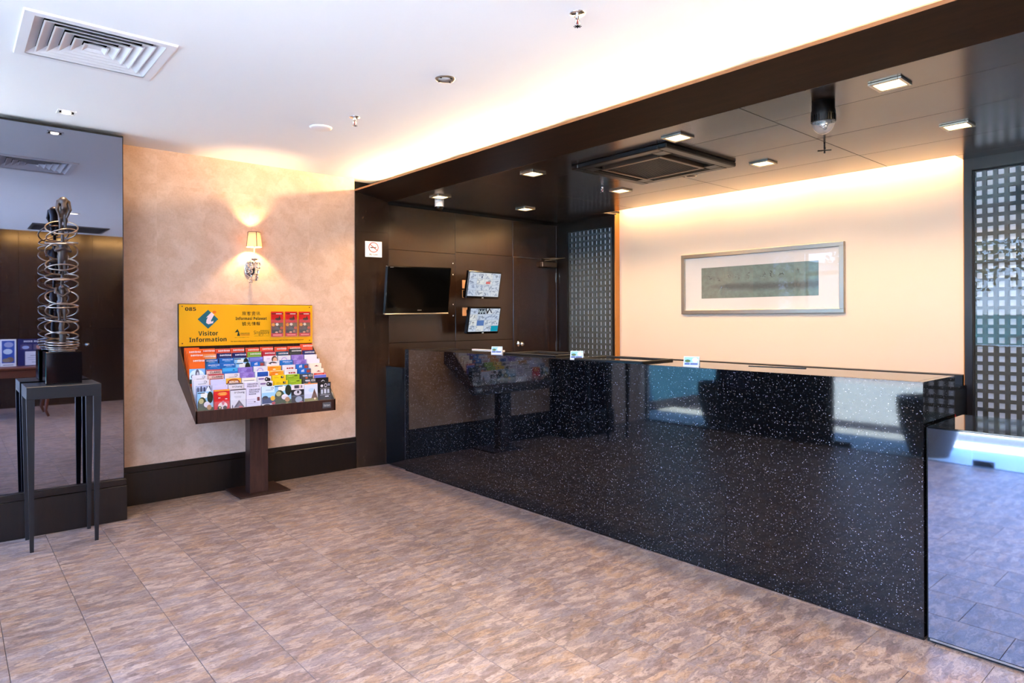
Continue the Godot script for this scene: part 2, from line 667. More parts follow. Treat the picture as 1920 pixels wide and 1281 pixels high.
	mat("pot_glaze", Color(0.07, 0.075, 0.10), 0.3)
	mat("desk_wood", Color(0.38, 0.19, 0.11), 0.4)
	mat("tinted_panel", Color(0.02, 0.03, 0.05), 0.06, 0.0, 0.5)
	mat("poster_blue", Color(0.09, 0.10, 0.34), 0.5)
	mat("alu", Color(0.42, 0.43, 0.46), 0.4, 0.7)

# ------------------------------------------------------------------ setting
func hold(called: String) -> Node3D:
	var o := Node3D.new()
	o.name = numbered(called)
	add_child(o)
	o.set_meta("kind", "structure")
	return o

func build_floor() -> void:
	var f := struct("floor", box(Vector3(XF - 0.1, -0.12, ZI - 0.2), Vector3(6.0, -0.006, ZR + 0.2)), M.grout)
	var w := 0.3045
	var d := 0.43
	var shape := cboxed(Vector3(-w * 0.5 + 0.0010, -0.012, -d * 0.5 + 0.0010), Vector3(w * 0.5 - 0.0010, 0.0, d * 0.5 - 0.0010), 0.001)
	shape.generate_normals()
	var whole := shape.commit()
	var rest := mb()
	rng.seed = 4
	var count := 0
	for i in range(-4, 19):
		var x0 := 0.185 + i * w
		var x1 := x0 + w
		if x1 < XF:
			continue
		var off := -2.445 if posmod(i, 2) == 1 else -2.232
		for j in range(-9, 13):
			var z0 := off + j * d
			var z1 := z0 + d
			var a := Vector3(maxf(x0, XF) + 0.0010, -0.012, maxf(z0, ZI) + 0.0010)
			var b := Vector3(minf(x1, 5.9) - 0.0010, 0.0, minf(z1, ZR) - 0.0010)
			if b.x - a.x < 0.02 or b.z - a.z < 0.02:
				continue
			var m: Material = M["slate%d" % rng.randi_range(0, 5)]
			var seen := x0 < 3.3 and z0 < 0.6
			if not seen or count >= 296:
				bx(rest, a, b)
				continue
			count += 1
			if b.x - a.x > w - 0.01 and b.z - a.z > d - 0.01:
				mesh_node("tile", whole, m, f, Vector3(x0 + w * 0.5, 0, z0 + d * 0.5))
			else:
				obj("tile", cboxed(a, b, 0.001), m, f)
	obj("tile_rest", rest, M.slate0, f).set_meta("kind", "stuff")

func build_ceiling() -> void:
	# hole for the air diffuser: x 0.265..0.845, z -4.065..-3.485
	var st := mb()
	var y0 := YC
	var y1 := YC + 0.1
	bx(st, Vector3(XF - 0.1, y0, ZI - 0.1), Vector3(3.7, y1, -4.065))
	bx(st, Vector3(XF - 0.1, y0, -3.485), Vector3(3.7, y1, 1.42))
	bx(st, Vector3(XF - 0.1, y0, -4.065), Vector3(0.265, y1, -3.485))
	bx(st, Vector3(0.845, y0, -4.065), Vector3(3.7, y1, -3.485))
	struct("ceiling", st, M.ceiling_paint)
	struct("ceiling_upper", box(Vector3(XF - 0.25, 2.98, ZI - 0.4), Vector3(6.25, 3.3, ZR + 0.4)), M.concrete)
	# closing board behind the light cove over the counter
	struct("trim_2", box(Vector3(3.62, 2.66, ZI - 0.1), Vector3(3.68, 2.78, ZR)), M.ceiling_paint)

	# dark panelled ceiling over the counter
	var c := hold("ceiling_counter")
	st = mb()
	bx(st, Vector3(3.26, YS + 0.022, ZI), Vector3(5.43, YS + 0.045, ZR))
	bx(st, Vector3(5.43, YS + 0.022, ZI), Vector3(5.9, YS + 0.045, -4.73))
	bx(st, Vector3(5.43, YS + 0.022, -1.44), Vector3(5.9, YS + 0.045, ZR))
	obj("backing", st, M.matt_black, c)
	var zs := [ZT, -4.32, -3.10, -1.88, -0.62, 0.62, 1.86, ZR]
	for k in zs.size() - 1:
		var xs := [3.282, 3.745, 4.245, 4.87, 5.43] if k < 3 else [3.282, 3.66, 4.235, 4.90, 5.43]
		for j in xs.size() - 1:
			var z0: float = zs[k]
			var z1: float = zs[k + 1]
			var x0: float = xs[j]
			var x1: float = xs[j + 1]
			obj("panel", cboxed(Vector3(x0 + 0.0015, YS, z0 + 0.002), Vector3(x1 - 0.0015, YS + 0.02, z1 - 0.002), 0.0012), M.soffit_wood, c)
	obj("panel", cboxed(Vector3(5.4315, YS, ZT), Vector3(XG + 0.02, YS + 0.02, -4.73), 0.0012), M.soffit_wood, c)
	obj("panel", cboxed(Vector3(5.4315, YS, -1.44), Vector3(XG + 0.02, YS + 0.02, ZR), 0.0012), M.soffit_wood, c)

	# splayed fascia beam and the pillar that carries its end
	st = mb()
	prism(st, PackedVector2Array([Vector2(2.955, 2.652), Vector2(3.28, 2.575), Vector2(3.28, 2.64), Vector2(2.97, 2.667), Vector2(2.955, 2.667)]), -5.70, ZR, 2)
	var fs := struct("trim_1", st, M.fascia_wood)
	obj("edge_strip", box(Vector3(2.951, 2.652, -5.70), Vector3(2.957, 2.669, ZR)), M.edge_wood, fs)
	var pil := hold("wall_pillar")
	for seg in [[0.0, 2.266], [2.269, 2.66]]:
		st = mb()
		prism(st, PackedVector2Array([Vector2(2.955, -5.90), Vector2(2.955, -5.697), Vector2(3.28, -5.638), Vector2(3.28, -5.90)]), seg[0], seg[1], 1)
		obj("panel", st, M.dark_wood, pil)

func build_walls() -> void:
	var st := box(Vector3(XF - 0.1, 0, ZI - 0.2), Vector3(2.955, 2.98, ZI))
	struct("wall_left", st, M.wallpaper)
	struct("wall_right", box(Vector3(XB + 0.12, -0.1, ZI - 0.3), Vector3(XB + 0.3, 3.0, ZR + 0.3)), M.matt_black)
	struct("wall_far", box(Vector3(XF - 0.2, -0.1, ZI - 0.4), Vector3(6.1, 3.0, ZI - 0.2)), M.matt_black)
	# skirting
	var sk := struct("baseboard_left", cboxed(Vector3(0.96, 0, ZI), Vector3(2.957, 0.252, ZI + 0.022), 0.003), M.skirting_wood)
	obj("cap_strip", cboxed(Vector3(0.96, 0.254, ZI), Vector3(2.957, 0.298, ZI + 0.018), 0.002), M.skirting_wood, sk)
	# wall with the screens: wood panels on a dark backing
	var w := struct("wall_screens", box(Vector3(3.28, 0, ZI - 0.2), Vector3(5.95, 2.6, ZT - 0.022)), M.matt_black)
	for p in [[3.283, 4.088, 0.0, 1.187], [3.283, 4.088, 1.190, 2.112], [3.283, 4.088, 2.115, 2.55], [4.091, 4.900, 0.0, 1.187], [4.091, 4.900, 1.190, 2.133], [4.091, 4.900, 2.136, 2.55], [4.903, 5.600, 2.136, 2.55], [5.603, 5.9, 0.0, 2.55]]:
		obj("panel", cboxed(Vector3(p[0], p[2], ZT - 0.02), Vector3(p[1], p[3], ZT), 0.0012), M.dark_wood, w)
	for y in [2.013, 1.894, 1.577, 1.458]:
		st = mb(true)
		ball(st, Vector3(4.061, y, ZT), Vector3(0.006, 0.006, 0.003), 5)
		obj("screw_cap", st, M.white_plastic, w)
	# door in that wall
	var d := hold("door_1")
	obj("door_leaf", cboxed(Vector3(4.905, 0.0, ZT - 0.02), Vector3(5.598, 2.128, ZT + 0.004), 0.002), M.dark_wood, d)
	st = mb(true)
	lathe(st, [Vector2(0.0, 0.0), Vector2(0.033, 0.0), Vector2(0.033, 0.008), Vector2(0.012, 0.012), Vector2(0.012, 0.035), Vector2(0.026, 0.045), Vector2(0.03, 0.058), Vector2(0.022, 0.072), Vector2(0.0, 0.075)], Vector3.ZERO, 18)
	var kn := obj("knob", st, M.chrome, d, Vector3(4.988, 1.132, ZT + 0.004))
	kn.rotation.x = PI / 2
	for y in [1.86, 1.03]:
		obj("hinge", box(Vector3(5.588, y, ZT), Vector3(5.604, y + 0.115, ZT + 0.012)), M.steel, d)
	var dc := obj("door_closer", cboxed(Vector3(5.317, 2.035, ZT + 0.004), Vector3(5.559, 2.095, ZT + 0.06), 0.006), M.bronze, d)
	st = mb()
	tube(st, PackedVector3Array([Vector3(5.367, 2.112, ZT + 0.035), Vector3(5.610, 2.15, ZT + 0.14)]), 0.008)
	tube(st, PackedVector3Array([Vector3(5.610, 2.15, ZT + 0.14), Vector3(5.357, 2.135, ZT + 0.03)]), 0.007)
	obj("arm", st, M.steel, dc)
	obj("track", box(Vector3(4.905, 2.129, ZT - 0.01), Vector3(5.347, 2.135, ZT + 0.008)), M.steel, d)

	# beige wall set back between the two grille panels, its return boards and its light slot
	var b := struct("wall_back", box(Vector3(XB, 0, -4.75), Vector3(XB + 0.12, 2.98, -1.42)), M.beige_paint)
	var rb := hold("trim_3")
	obj("return_board", cboxed(Vector3(XG + 0.002, 0, -4.741), Vector3(XB - 0.001, 2.70, -4.731), 0.002), M.orange_board, rb)
	obj("return_board", cboxed(Vector3(XG + 0.002, 0, -1.441), Vector3(XB - 0.001, 2.70, -1.431), 0.002), M.orange_board, rb)
	obj("slot_lid", box(Vector3(5.38, 2.72, -4.76), Vector3(XB, 2.74, -1.41)), M.ceiling_paint, rb)
	obj("slot_edge", box(Vector3(5.425, YS + 0.001, -4.73), Vector3(5.435, 2.645, -1.44)), M.orange_board, rb)
	grille("wall_grille", -5.635, -4.742, -5.475, -4.768, 2.462, 0.35)
	grille("wall_grille", -1.435, 1.2, -1.387, 1.0, 2.492, 0.35)
	struct("wall_end", box(Vector3(XG, 0, 1.2), Vector3(XB + 0.12, 2.6, ZR)), M.dark_wood)

	# rear wall: dark panels under a light slot
	var r := struct("wall_rear", box(Vector3(XF - 0.2, -0.1, ZR), Vector3(6.1, 2.98, ZR + 0.2)), M.matt_black)
	var xs := [XF, 0.0, 0.883, 1.908, 2.9, 3.9, 4.9, 5.9]
	for k in xs.size() - 1:
		for yy in [[0.0, 1.28], [1.283, 2.97]]:
			obj("panel", cboxed(Vector3(xs[k] + 0.0015, yy[0], ZR - 0.02), Vector3(xs[k + 1] - 0.0015, yy[1], ZR), 0.0012), M.dark_wood, r)
	st = mb(true)
	lathe(st, [Vector2(0.0, 0.0), Vector2(0.034, 0.0), Vector2(0.034, 0.008), Vector2(0.012, 0.012), Vector2(0.012, 0.03), Vector2(0.028, 0.042), Vector2(0.026, 0.06), Vector2(0.0, 0.066)], Vector3.ZERO, 18)
	kn = obj("knob", st, M.steel, r, Vector3(1.83, 1.0, ZR - 0.02))
	kn.rotation.x = -PI / 2

	# mirror panel with its own plinth
	var mp := struct("wall_mirror", box(Vector3(0.2, 0, ZI), Vector3(0.957, 2.745, ZM - 0.004)), M.matt_black)
	obj("mirror_glass", box(Vector3(0.202, 0.293, ZM - 0.004), Vector3(0.953, 2.735, ZM)), M.mirror, mp)
	obj("edge_strip", box(Vector3(0.2, 2.735, ZM - 0.004), Vector3(0.957, 2.746, ZM + 0.006)), M.matt_black, mp)
	obj("edge_strip", box(Vector3(0.953, 0.293, ZM - 0.004), Vector3(0.957, 2.746, ZM + 0.003)), M.matt_black, mp)
	sk = struct("baseboard_mirror", cboxed(Vector3(0.2, 0, ZM - 0.01), Vector3(0.968, 0.246, -5.322), 0.003), M.skirting_wood)
	obj("cap_strip", cboxed(Vector3(0.2, 0.248, ZM - 0.01), Vector3(0.966, 0.293, -5.326), 0.003), M.skirting_wood, sk)

func grille(called: String, z0: float, z1: float, a: float, b: float, top: float, low: float) -> void:
	var g := hold(called)
	var st := mb()
	bx(st, Vector3(XG, 0, z0), Vector3(XG + 0.15, low, z1))
	bx(st, Vector3(XG, top, z0), Vector3(XG + 0.15, YS, z1))
	bx(st, Vector3(XG, low, z0), Vector3(XG + 0.15, top, a))
	bx(st, Vector3(XG, low, b), Vector3(XG + 0.15, top, z1))
	obj("frame", st, M.skirting_wood, g)
	st = mb()
	for q in [[a, low, b, low + 0.012], [a, top - 0.012, b, top], [a, low, a + 0.012, top], [b - 0.012, low, b, top]]:
		bx(st, Vector3(XG + 0.004, q[1], q[0]), Vector3(XG + 0.03, q[3], q[2]))
	obj("bead", st, M.matt_black, g)
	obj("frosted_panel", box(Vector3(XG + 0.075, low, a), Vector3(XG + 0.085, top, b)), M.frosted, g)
	obj("pane", box(Vector3(XG + 0.018, low, a), Vector3(XG + 0.024, top, b)), M.grille_glass, g)
	var p := 0.0655
	var shape := box(Vector3(XG + 0.034, low, -0.0125), Vector3(XG + 0.068, top, 0.0125))
	shape.generate_normals()
	var up := shape.commit()
	var z := a + 0.001
	while z < b:
		mesh_node("upright", up, M.grille_bar, g, Vector3(0, 0, z))
		z += p
	shape = box(Vector3(XG + 0.033, -0.012, a), Vector3(XG + 0.066, 0.012, b))
	shape.generate_normals()
	var rail := shape.commit()
	var y := top
	while y > low:
		mesh_node("rail", rail, M.grille_bar, g, Vector3(0, y, 0))
		y -= 0.0668

func build_front() -> void:
	# glass front on the street side
	var f := hold("window_1")
	var zs := [-5.60, -4.54, -3.09, -1.82, -0.45, 1.10, ZR]
	for k in zs.size() - 1:
		if k == 1:
			continue
		if k != 2 and k != 3:
			obj("pane", box(Vector3(XF - 0.006, 0.02, zs[k] + 0.004), Vector3(XF + 0.006, 2.2, zs[k + 1] - 0.004)), M.pane, f)
		obj("transom_pane", box(Vector3(XF - 0.006, 2.27, zs[k] + 0.004), Vector3(XF + 0.006, 2.62, zs[k + 1] - 0.004)), M.pane, f)
	obj("transom", box(Vector3(XF - 0.04, 2.2, -5.62), Vector3(XF + 0.04, 2.27, ZR)), M.alu, f)
	obj("header", box(Vector3(XF - 0.12, 2.62, -5.75), Vector3(XF + 0.06, 3.0, ZR + 0.1)), M.ceiling_paint, f)
	obj("sill_rail", box(Vector3(XF - 0.02, 0.0, -5.62), Vector3(XF + 0.02, 0.02, -3.09)), M.alu, f)
	obj("sill_rail", box(Vector3(XF - 0.02, 0.0, -0.45), Vector3(XF + 0.02, 0.02, ZR)), M.alu, f)
	for z in [-5.62, -0.45, 1.10]:
		obj("mullion", box(Vector3(XF - 0.03, 0.0, z - 0.02), Vector3(XF + 0.03, 2.62, z + 0.02)), M.alu, f)
	var td := hold("door_4")
	obj("leaf", cboxed(Vector3(XF - 0.02, 0.01, -4.535), Vector3(XF + 0.02, 2.19, -3.095), 0.003), M.tinted_panel, td)
	obj("window", box(Vector3(XF - 0.022, 0.55, -4.45), Vector3(XF + 0.022, 0.95, -4.05)), M.poster_blue, td)
	var th := mb(true)
	tube(th, PackedVector3Array([Vector3(XF + 0.02, 0.72, -3.95), Vector3(XF + 0.07, 0.72, -3.95), Vector3(XF + 0.07, 1.6, -3.95), Vector3(XF + 0.02, 1.6, -3.95)]), 0.014)
	obj("handle", th, M.steel, td)
	for leaf in 2:
		var d := hold("door_%d" % (leaf + 2))
		var a: float = zs[2 + leaf] + 0.006
		var b: float = zs[3 + leaf] - 0.006
		obj("pane", box(Vector3(XF - 0.006, 0.015, a), Vector3(XF + 0.006, 2.195, b)), M.pane, d)
		for y in [0.015, 2.14]:
			obj("patch_fitting", cboxed(Vector3(XF - 0.016, y, a), Vector3(XF + 0.016, y + 0.055, a + 0.17), 0.003), M.black, d)
		var st := mb(true)
		var zh := b - 0.12 if leaf == 0 else a + 0.12
		for s in [-1, 1]:
			tube(st, PackedVector3Array([Vector3(XF, 0.75, zh), Vector3(XF + 0.06 * s, 0.75, zh), Vector3(XF + 0.06 * s, 1.35, zh), Vector3(XF, 1.35, zh)]), 0.014)
		obj("handle", st, M.steel, d)

# ------------------------------------------------------------------ outside
func plant_leaves(st: SurfaceTool, at: Vector3, n: int, length: float, sd: int) -> void:
	rng.seed = sd
	for k in n:
		var a := TAU * k / n + rng.randf_range(-0.3, 0.3)
		var rise := rng.randf_range(0.5, 1.3)
		var out := Vector3(cos(a), 0, sin(a))
		var side := Vector3(-sin(a), 0, cos(a))
		var prev_l := at - side * 0.006
		var prev_r := at + side * 0.006
		var seg := 7
		for j in range(1, seg + 1):
			var t := float(j) / seg
			var c := at + out * length * t * 0.8 + Vector3.UP * (length * (rise * t - rise * 0.9 * t * t))
			var w := 0.035 * sin(PI * clampf(t * 0.92 + 0.06, 0.0, 1.0)) + 0.002
			quad(st, prev_l, prev_r, c + side * w, c - side * w)
			prev_l = c - side * w
			prev_r = c + side * w

func potted_plant(at: Vector3, r: float, h: float, sd: int, label: String) -> void:
	var t := thing("potted_plant", label, "plant", at, 0.0, "potted plants outside the glass front")
	var st := mb(true)
	var prof := [Vector2(0.0, 0.0), Vector2(r * 0.58, 0.0)]
	var n := 22
	for k in n + 1:
		var f := float(k) / n
		prof.append(Vector2(r * (0.58 + 0.42 * sin(f * PI * 0.55)) + (0.006 if k % 2 else 0.0), h * f))
	prof.append(Vector2(r * 0.93, h * 1.02))
	prof.append(Vector2(r * 0.9, h * 0.9))
	prof.append(Vector2(0.0, h * 0.9))
	lathe(st, prof, Vector3.ZERO, 28)
	obj("pot", st, M.pot_glaze, t)
	st = mb(true)
	tube(st, PackedVector3Array([Vector3(0, h * 0.88, 0), Vector3(0.03, h + 0.15, 0.02), Vector3(0.0, h + 0.4, 0.0)]), 0.035, 0.022)
	obj("stem", st, M.bark, t)
	st = mb()
	plant_leaves(st, Vector3(0, h + 0.38, 0), 18, 0.55, sd)
	plant_leaves(st, Vector3(0, h + 0.18, 0), 12, 0.42, sd + 1)
	obj("leaves", st, M.leaf, t)

func tree(at: Vector3, h: float, r: float, sd: int, label: String) -> void:
	var t := thing("street_tree", label, "tree", at, 0.0, "trees beyond the hoarding")
	var st := mb(true)
	tube(st, PackedVector3Array([Vector3.ZERO, Vector3(0.06, h * 0.3, 0.03), Vector3(0.0, h * 0.62, 0.0)]), 0.14, 0.08)
	obj("trunk", st, M.bark, t)
	st = mb()
	rng.seed = sd
	for k in 1500:
		var d := Vector3(rng.randfn(), rng.randfn() * 0.8, rng.randfn()).limit_length(2.0) * 0.5
		var c := Vector3(0, h * 0.7, 0) + d * Vector3(r, h * 0.34, r)
		var u := Vector3(rng.randfn(), rng.randfn(), rng.randfn()).normalized() * 0.09
		var v := u.cross(Vector3(rng.randfn(), rng.randfn(), rng.randfn())).normalized() * 0.05
		quad(st, c - u, c + v, c + u, c - v)
	obj("crown", st, M.leaf, t)

func build_outside() -> void:
	struct("pavement", box(Vector3(-2.36, -0.12, -30), Vector3(XF - 0.1, -0.02, 30)), M.paving)
	var sw := struct("wall_side", box(Vector3(-7.0, -0.1, -6.5), Vector3(XF - 0.25, 2.6, -6.3)), M.teal_wall)
	obj("plinth", box(Vector3(-7.0, -0.1, -6.3), Vector3(XF - 0.25, 0.12, -6.27)), M.asphalt, sw)
	struct("road_edge", box(Vector3(-3.2, -0.14, -30), Vector3(-2.36, -0.05, 30)), M.asphalt)
	struct("forecourt", box(Vector3(-9.0, -0.14, -30), Vector3(-3.2, -0.06, 30)), M.paving)
	struct("ground", box(Vector3(-60, -0.3, -60), Vector3(-9.0, -0.08, 60)), M.concrete)
	var h := thing("hoarding", "teal hatched hoarding across the street, seen in the glass reflections", "fence", Vector3(-10.0, -0.08, 0))
	for k in 14:
		obj("board", cboxed(Vector3(-0.03, 0.35, -14.0 + k * 2.0 + 0.01), Vector3(0.03, 1.55, -14.0 + (k + 1) * 2.0 - 0.01), 0.004), M.hoarding, h)
		obj("post", box(Vector3(-0.07, 0.0, -14.0 + k * 2.0 - 0.03), Vector3(-0.01, 1.6, -14.0 + k * 2.0 + 0.03)), M.alu, h)
	var zz := [-13.0, -9.5, -6.8, -4.2, -1.5, 1.5, 5.0, 9.0]
	var say := ["first", "second", "third", "fourth", "fifth", "sixth", "seventh", "eighth"]
	for k in 8:
		tree(Vector3(-12.5 - (k % 3) * 1.2, -0.08, zz[k]), 4.2 + (k % 4) * 0.5, 1.25, 100 + k, "green street tree beyond the teal hoarding, %s along the street from the brochure wall end" % say[k])
	potted_plant(Vector3(-1.27, -0.02, -2.3), 0.30, 0.6, 9, "dark ribbed pot with arching leaves outside the glass doors")
	potted_plant(Vector3(-1.27, -0.02, -4.78), 0.26, 0.58, 29, "dark ribbed pot with arching leaves outside the pane nearest the brochure wall")

# ------------------------------------------------------------------ counter
func build_counter() -> void:
	var c := thing("reception_counter", "long reception counter of polished black granite with white specks", "counter")
	var z0 := -5.29
	var zj := -1.951
	var z1 := -0.985
	obj("front_panel", cboxed(Vector3(XC, 0, z0), Vector3(XC + 0.03, 1.14, zj - 0.001), 0.001), M.granite, c)
	obj("front_panel", cboxed(Vector3(XC, 0, zj + 0.001), Vector3(XC + 0.03, 1.14, z1), 0.001), M.granite, c)
	obj("worktop", cboxed(Vector3(XC + 0.0302, 1.113, z0 + 0.0302), Vector3(3.70, 1.14, z1 - 0.0302), 0.0015), M.granite, c)
	obj("end_panel", cboxed(Vector3(XC + 0.0302, 0, z1 - 0.03), Vector3(3.70, 1.14, z1), 0.001), M.granite, c)
	obj("end_panel", cboxed(Vector3(XC + 0.0302, 0, z0), Vector3(3.70, 1.14, z0 + 0.03), 0.001), M.granite, c)
	obj("staff_shelf", box(Vector3(XC + 0.03, 0.74, z0 + 0.03), Vector3(3.9, 0.76, z1 - 0.03)), M.dark_wood, c)

	var g := thing("gate", "low black glass gate between the pillar and the left end of the counter", "gate", Vector3(XC, 0, -5.475))
	obj("panel", cboxed(Vector3(0.002, 0.01, -0.18), Vector3(0.05, 0.965, 0.18), 0.002), M.gate_dark, g)
	obj("hinge", cboxed(Vector3(0.01, 0.9, -0.184), Vector3(0.04, 0.955, -0.172), 0.002), M.steel, g)

	g = thing("gate", "low mirror glass gate at the right end of the counter, reflecting the lobby floor", "gate", Vector3(XC, 0, -0.972))
	obj("front_glass", cboxed(Vector3(0.0, 0.022, 0.003), Vector3(0.012, 0.940, 1.60), 0.001), M.gate_glass, g)
	obj("top", cboxed(Vector3(-0.001, 0.940, 0.003), Vector3(0.51, 0.948, 1.60), 0.0012), M.gate_dark, g)
	obj("end_strip", box(Vector3(0.012, 0.0, -0.004), Vector3(0.51, 0.940, 0.004)), M.matt_black, g)
	obj("core", box(Vector3(0.013, 0.0, 0.006), Vector3(0.50, 0.938, 1.59)), M.matt_black, g)
	obj("rail", box(Vector3(-0.002, 0.012, 0.01), Vector3(0.012, 0.021, 1.60)), M.steel, g)

	var d := thing("back_desk", "dark desk along the beige wall behind the counter", "desk", Vector3(0, 0, 0))
	obj("desk_top", cboxed(Vector3(5.12, 0.905, -4.70), Vector3(XG - 0.008, 0.93, -1.42), 0.002), M.polished_black, d)
	obj("upstand", cboxed(Vector3(XG - 0.007, 0.86, -4.72), Vector3(XB - 0.002, 1.0, -1.445), 0.002), M.black, d)
	obj("front", box(Vector3(5.16, 0.0, -4.70), Vector3(5.2, 0.905, -1.42)), M.black, d)
	obj("side", box(Vector3(5.2, 0.0, -1.46), Vector3(XG - 0.008, 0.905, -1.42)), M.black, d)

	# small things on the worktop
	var cards := [["white folded card with a green picture at the left end of the counter top", Vector3(3.39, 1.14, -4.10), 0.62], ["white folded card with a picture between the two desk pads", Vector3(3.335, 1.14, -3.155), 0.55], ["white folded card with a blue sky picture standing alone right of the desk pads", Vector3(3.33, 1.14, -2.22), 0.36]]
	for k in 3:
		tent_card(cards[k][0], cards[k][1], cards[k][2])
	pad("black framed desk pad on the counter, left of the middle card", Vector3(3.59, 1.14, -3.73), Vector2(0.38, 0.56), 0.03)
	pad("black framed desk pad on the counter, right of the middle card", Vector3(3.475, 1.14, -2.86), Vector2(0.36, 0.56), 0.07)
	var st := cboxed(Vector3(-0.02, 0, -0.20), Vector3(0.02, 0.008, 0.20), 0.002)
	var o := obj("paper_strip", st, M.white, null, Vector3(3.665, 1.14, -4.56))
	o.rotation.y = 0.06
	tag(o, "narrow white paper strip lying at the left end of the counter top", "paper")
	o = obj("cable_slot", cboxed(Vector3(-0.008, 0, -0.16), Vector3(0.008, 0.004, 0.16), 0.001), M.black, null, Vector3(3.61, 1.14, -1.84))
	o.rotation.y = 0.17
	tag(o, "thin dark strip lying on the right part of the counter top", "strip")
	var r := thing("ornament", "small red and white ornament behind the right end of the counter", "ornament", Vector3(3.80, 0.948, -0.955))
	r.position = Vector3(3.715, 0.915, -1.0)
	st = mb(true)
	ball(st, Vector3(0, 0.022, 0), Vector3(0.016, 0.022, 0.016), 8)
	obj("body", st, M.red_ink, r)
	st = mb(true)
	ball(st, Vector3(0, 0.05, 0), Vector3(0.010, 0.010, 0.010), 8)
	obj("top", st, M.white, r)

func tent_card(label: String, at: Vector3, turn: float) -> void:
	var t := thing("tent_card", label, "card", at, -PI / 2 + turn, "folded cards on the counter")
	var st := mb()
	var h := 0.058
	var w := 0.045
	# two leaning sheets that meet at the top
	prism(st, PackedVector2Array([Vector2(0.020, 0.0), Vector2(0.002, h), Vector2(0.0, h), Vector2(0.018, 0.0)]), -w, w, 0)
	prism(st, PackedVector2Array([Vector2(-0.018, 0.0), Vector2(0.0, h), Vector2(-0.002, h), Vector2(-0.020, 0.0)]), -w, w, 0)
	obj("sheet", st, M.white, t)
	st = mb()
	patch(st, [[0, -0.041, 0.026, 0.041, 0.056, Color(0.55, 0.74, 0.92)], [1, 0.004, 0.026, 0.040, 0.054, Color(0.93, 0.93, 0.86)], [1, -0.038, 0.024, -0.004, 0.042, Color(0.33, 0.42, 0.18)], [0, -0.041, 0.008, 0.041, 0.024, Color(0.60, 0.66, 0.80)], [0, -0.037, 0.011, -0.009, 0.021, Color(0.30, 0.36, 0.55)], [0, -0.004, 0.011, 0.037, 0.021, Color(0.34, 0.38, 0.55)]])
	var pic := obj("picture", st, M.print, t, Vector3(0, 0, 0.0205))
	pic.rotation.x = -0.30

func pad(label: String, at: Vector3, s: Vector2, turn: float) -> void:
	var t := thing("desk_pad", label, "desk pad", at, turn, "desk pads on the counter")
	obj("sheet", cboxed(Vector3(-s.x * 0.5, 0, -s.y * 0.5), Vector3(s.x * 0.5, 0.004, s.y * 0.5), 0.001), M.polished_black, t)
	var st := mb()
	var b := 0.022
	for q in [[-s.x * 0.5, -s.y * 0.5, s.x * 0.5, -s.y * 0.5 + b], [-s.x * 0.5, s.y * 0.5 - b, s.x * 0.5, s.y * 0.5], [-s.x * 0.5, -s.y * 0.5, -s.x * 0.5 + b, s.y * 0.5], [s.x * 0.5 - b, -s.y * 0.5, s.x * 0.5, s.y * 0.5]]:
		cbox(st, Vector3(q[0], 0, q[1]), Vector3(q[2], 0.012, q[3]), 0.002)
	obj("rim", st, M.matt_black, t)

# flat print: list of [shape, x0, y0, x1, y1, colour]; 0 rectangle, 1 ellipse, 2 triangle with its tip up, 3 ring
func patch(st: SurfaceTool, list: Array, lift := 0.0) -> void:
	var z := lift + 0.0003
	for p in list:
		st.set_color(p[5])
		var a := Vector2(p[1], p[2])
		var b := Vector2(p[3], p[4])
		match int(p[0]):
			0:
				quad(st, Vector3(a.x, a.y, z), Vector3(b.x, a.y, z), Vector3(b.x, b.y, z), Vector3(a.x, b.y, z))
			1:
				var c := (a + b) * 0.5
				var r := (b - a) * 0.5
				for k in 14:
					var t0 := TAU * k / 14
					var t1 := TAU * (k + 1) / 14
					tri(st, Vector3(c.x, c.y, z), Vector3(c.x + r.x * cos(t0), c.y + r.y * sin(t0), z), Vector3(c.x + r.x * cos(t1), c.y + r.y * sin(t1), z))
			2:
				tri(st, Vector3(a.x, a.y, z), Vector3(b.x, a.y, z), Vector3((a.x + b.x) * 0.5, b.y, z))
			3:
				var c := (a + b) * 0.5
				var r := (b - a) * 0.5
				for k in 16:
					var t0 := TAU * k / 16
					var t1 := TAU * (k + 1) / 16
					var f := func(t: float, s: float) -> Vector3: return Vector3(c.x + r.x * s * cos(t), c.y + r.y * s * sin(t), z)
					quad(st, f.call(t0, 0.7), f.call(t0, 1.0), f.call(t1, 1.0), f.call(t1, 0.7))
		z += 0.00012
# ------------------------------------------------------------------ fittings
func square_lamp(at: Vector3, label: String) -> void:
	var t := thing("downlight", label, "ceiling light", at, 0.0, "square downlights over the counter")
	var s := 0.075
	var st := mb()
	for q in [[-s, -s, s, -s + 0.016], [-s, s - 0.016, s, s], [-s, -s + 0.016, -s + 0.016, s - 0.016], [s - 0.016, -s + 0.016, s, s - 0.016]]:
		cbox(st, Vector3(q[0], -0.012, q[1]), Vector3(q[2], 0.0, q[3]), 0.002)
	obj("frame", st, M.frame_silver, t)
	obj("diffuser", box(Vector3(-s + 0.016, -0.006, -s + 0.016), Vector3(s - 0.016, -0.001, s - 0.016)), M.lamp_face, t)
	spot(at + Vector3(0, -0.014, 0), Vector3.DOWN, Color(1.0, 0.84, 0.64), E_DOWN, 76.0, 0.1, 0.35)

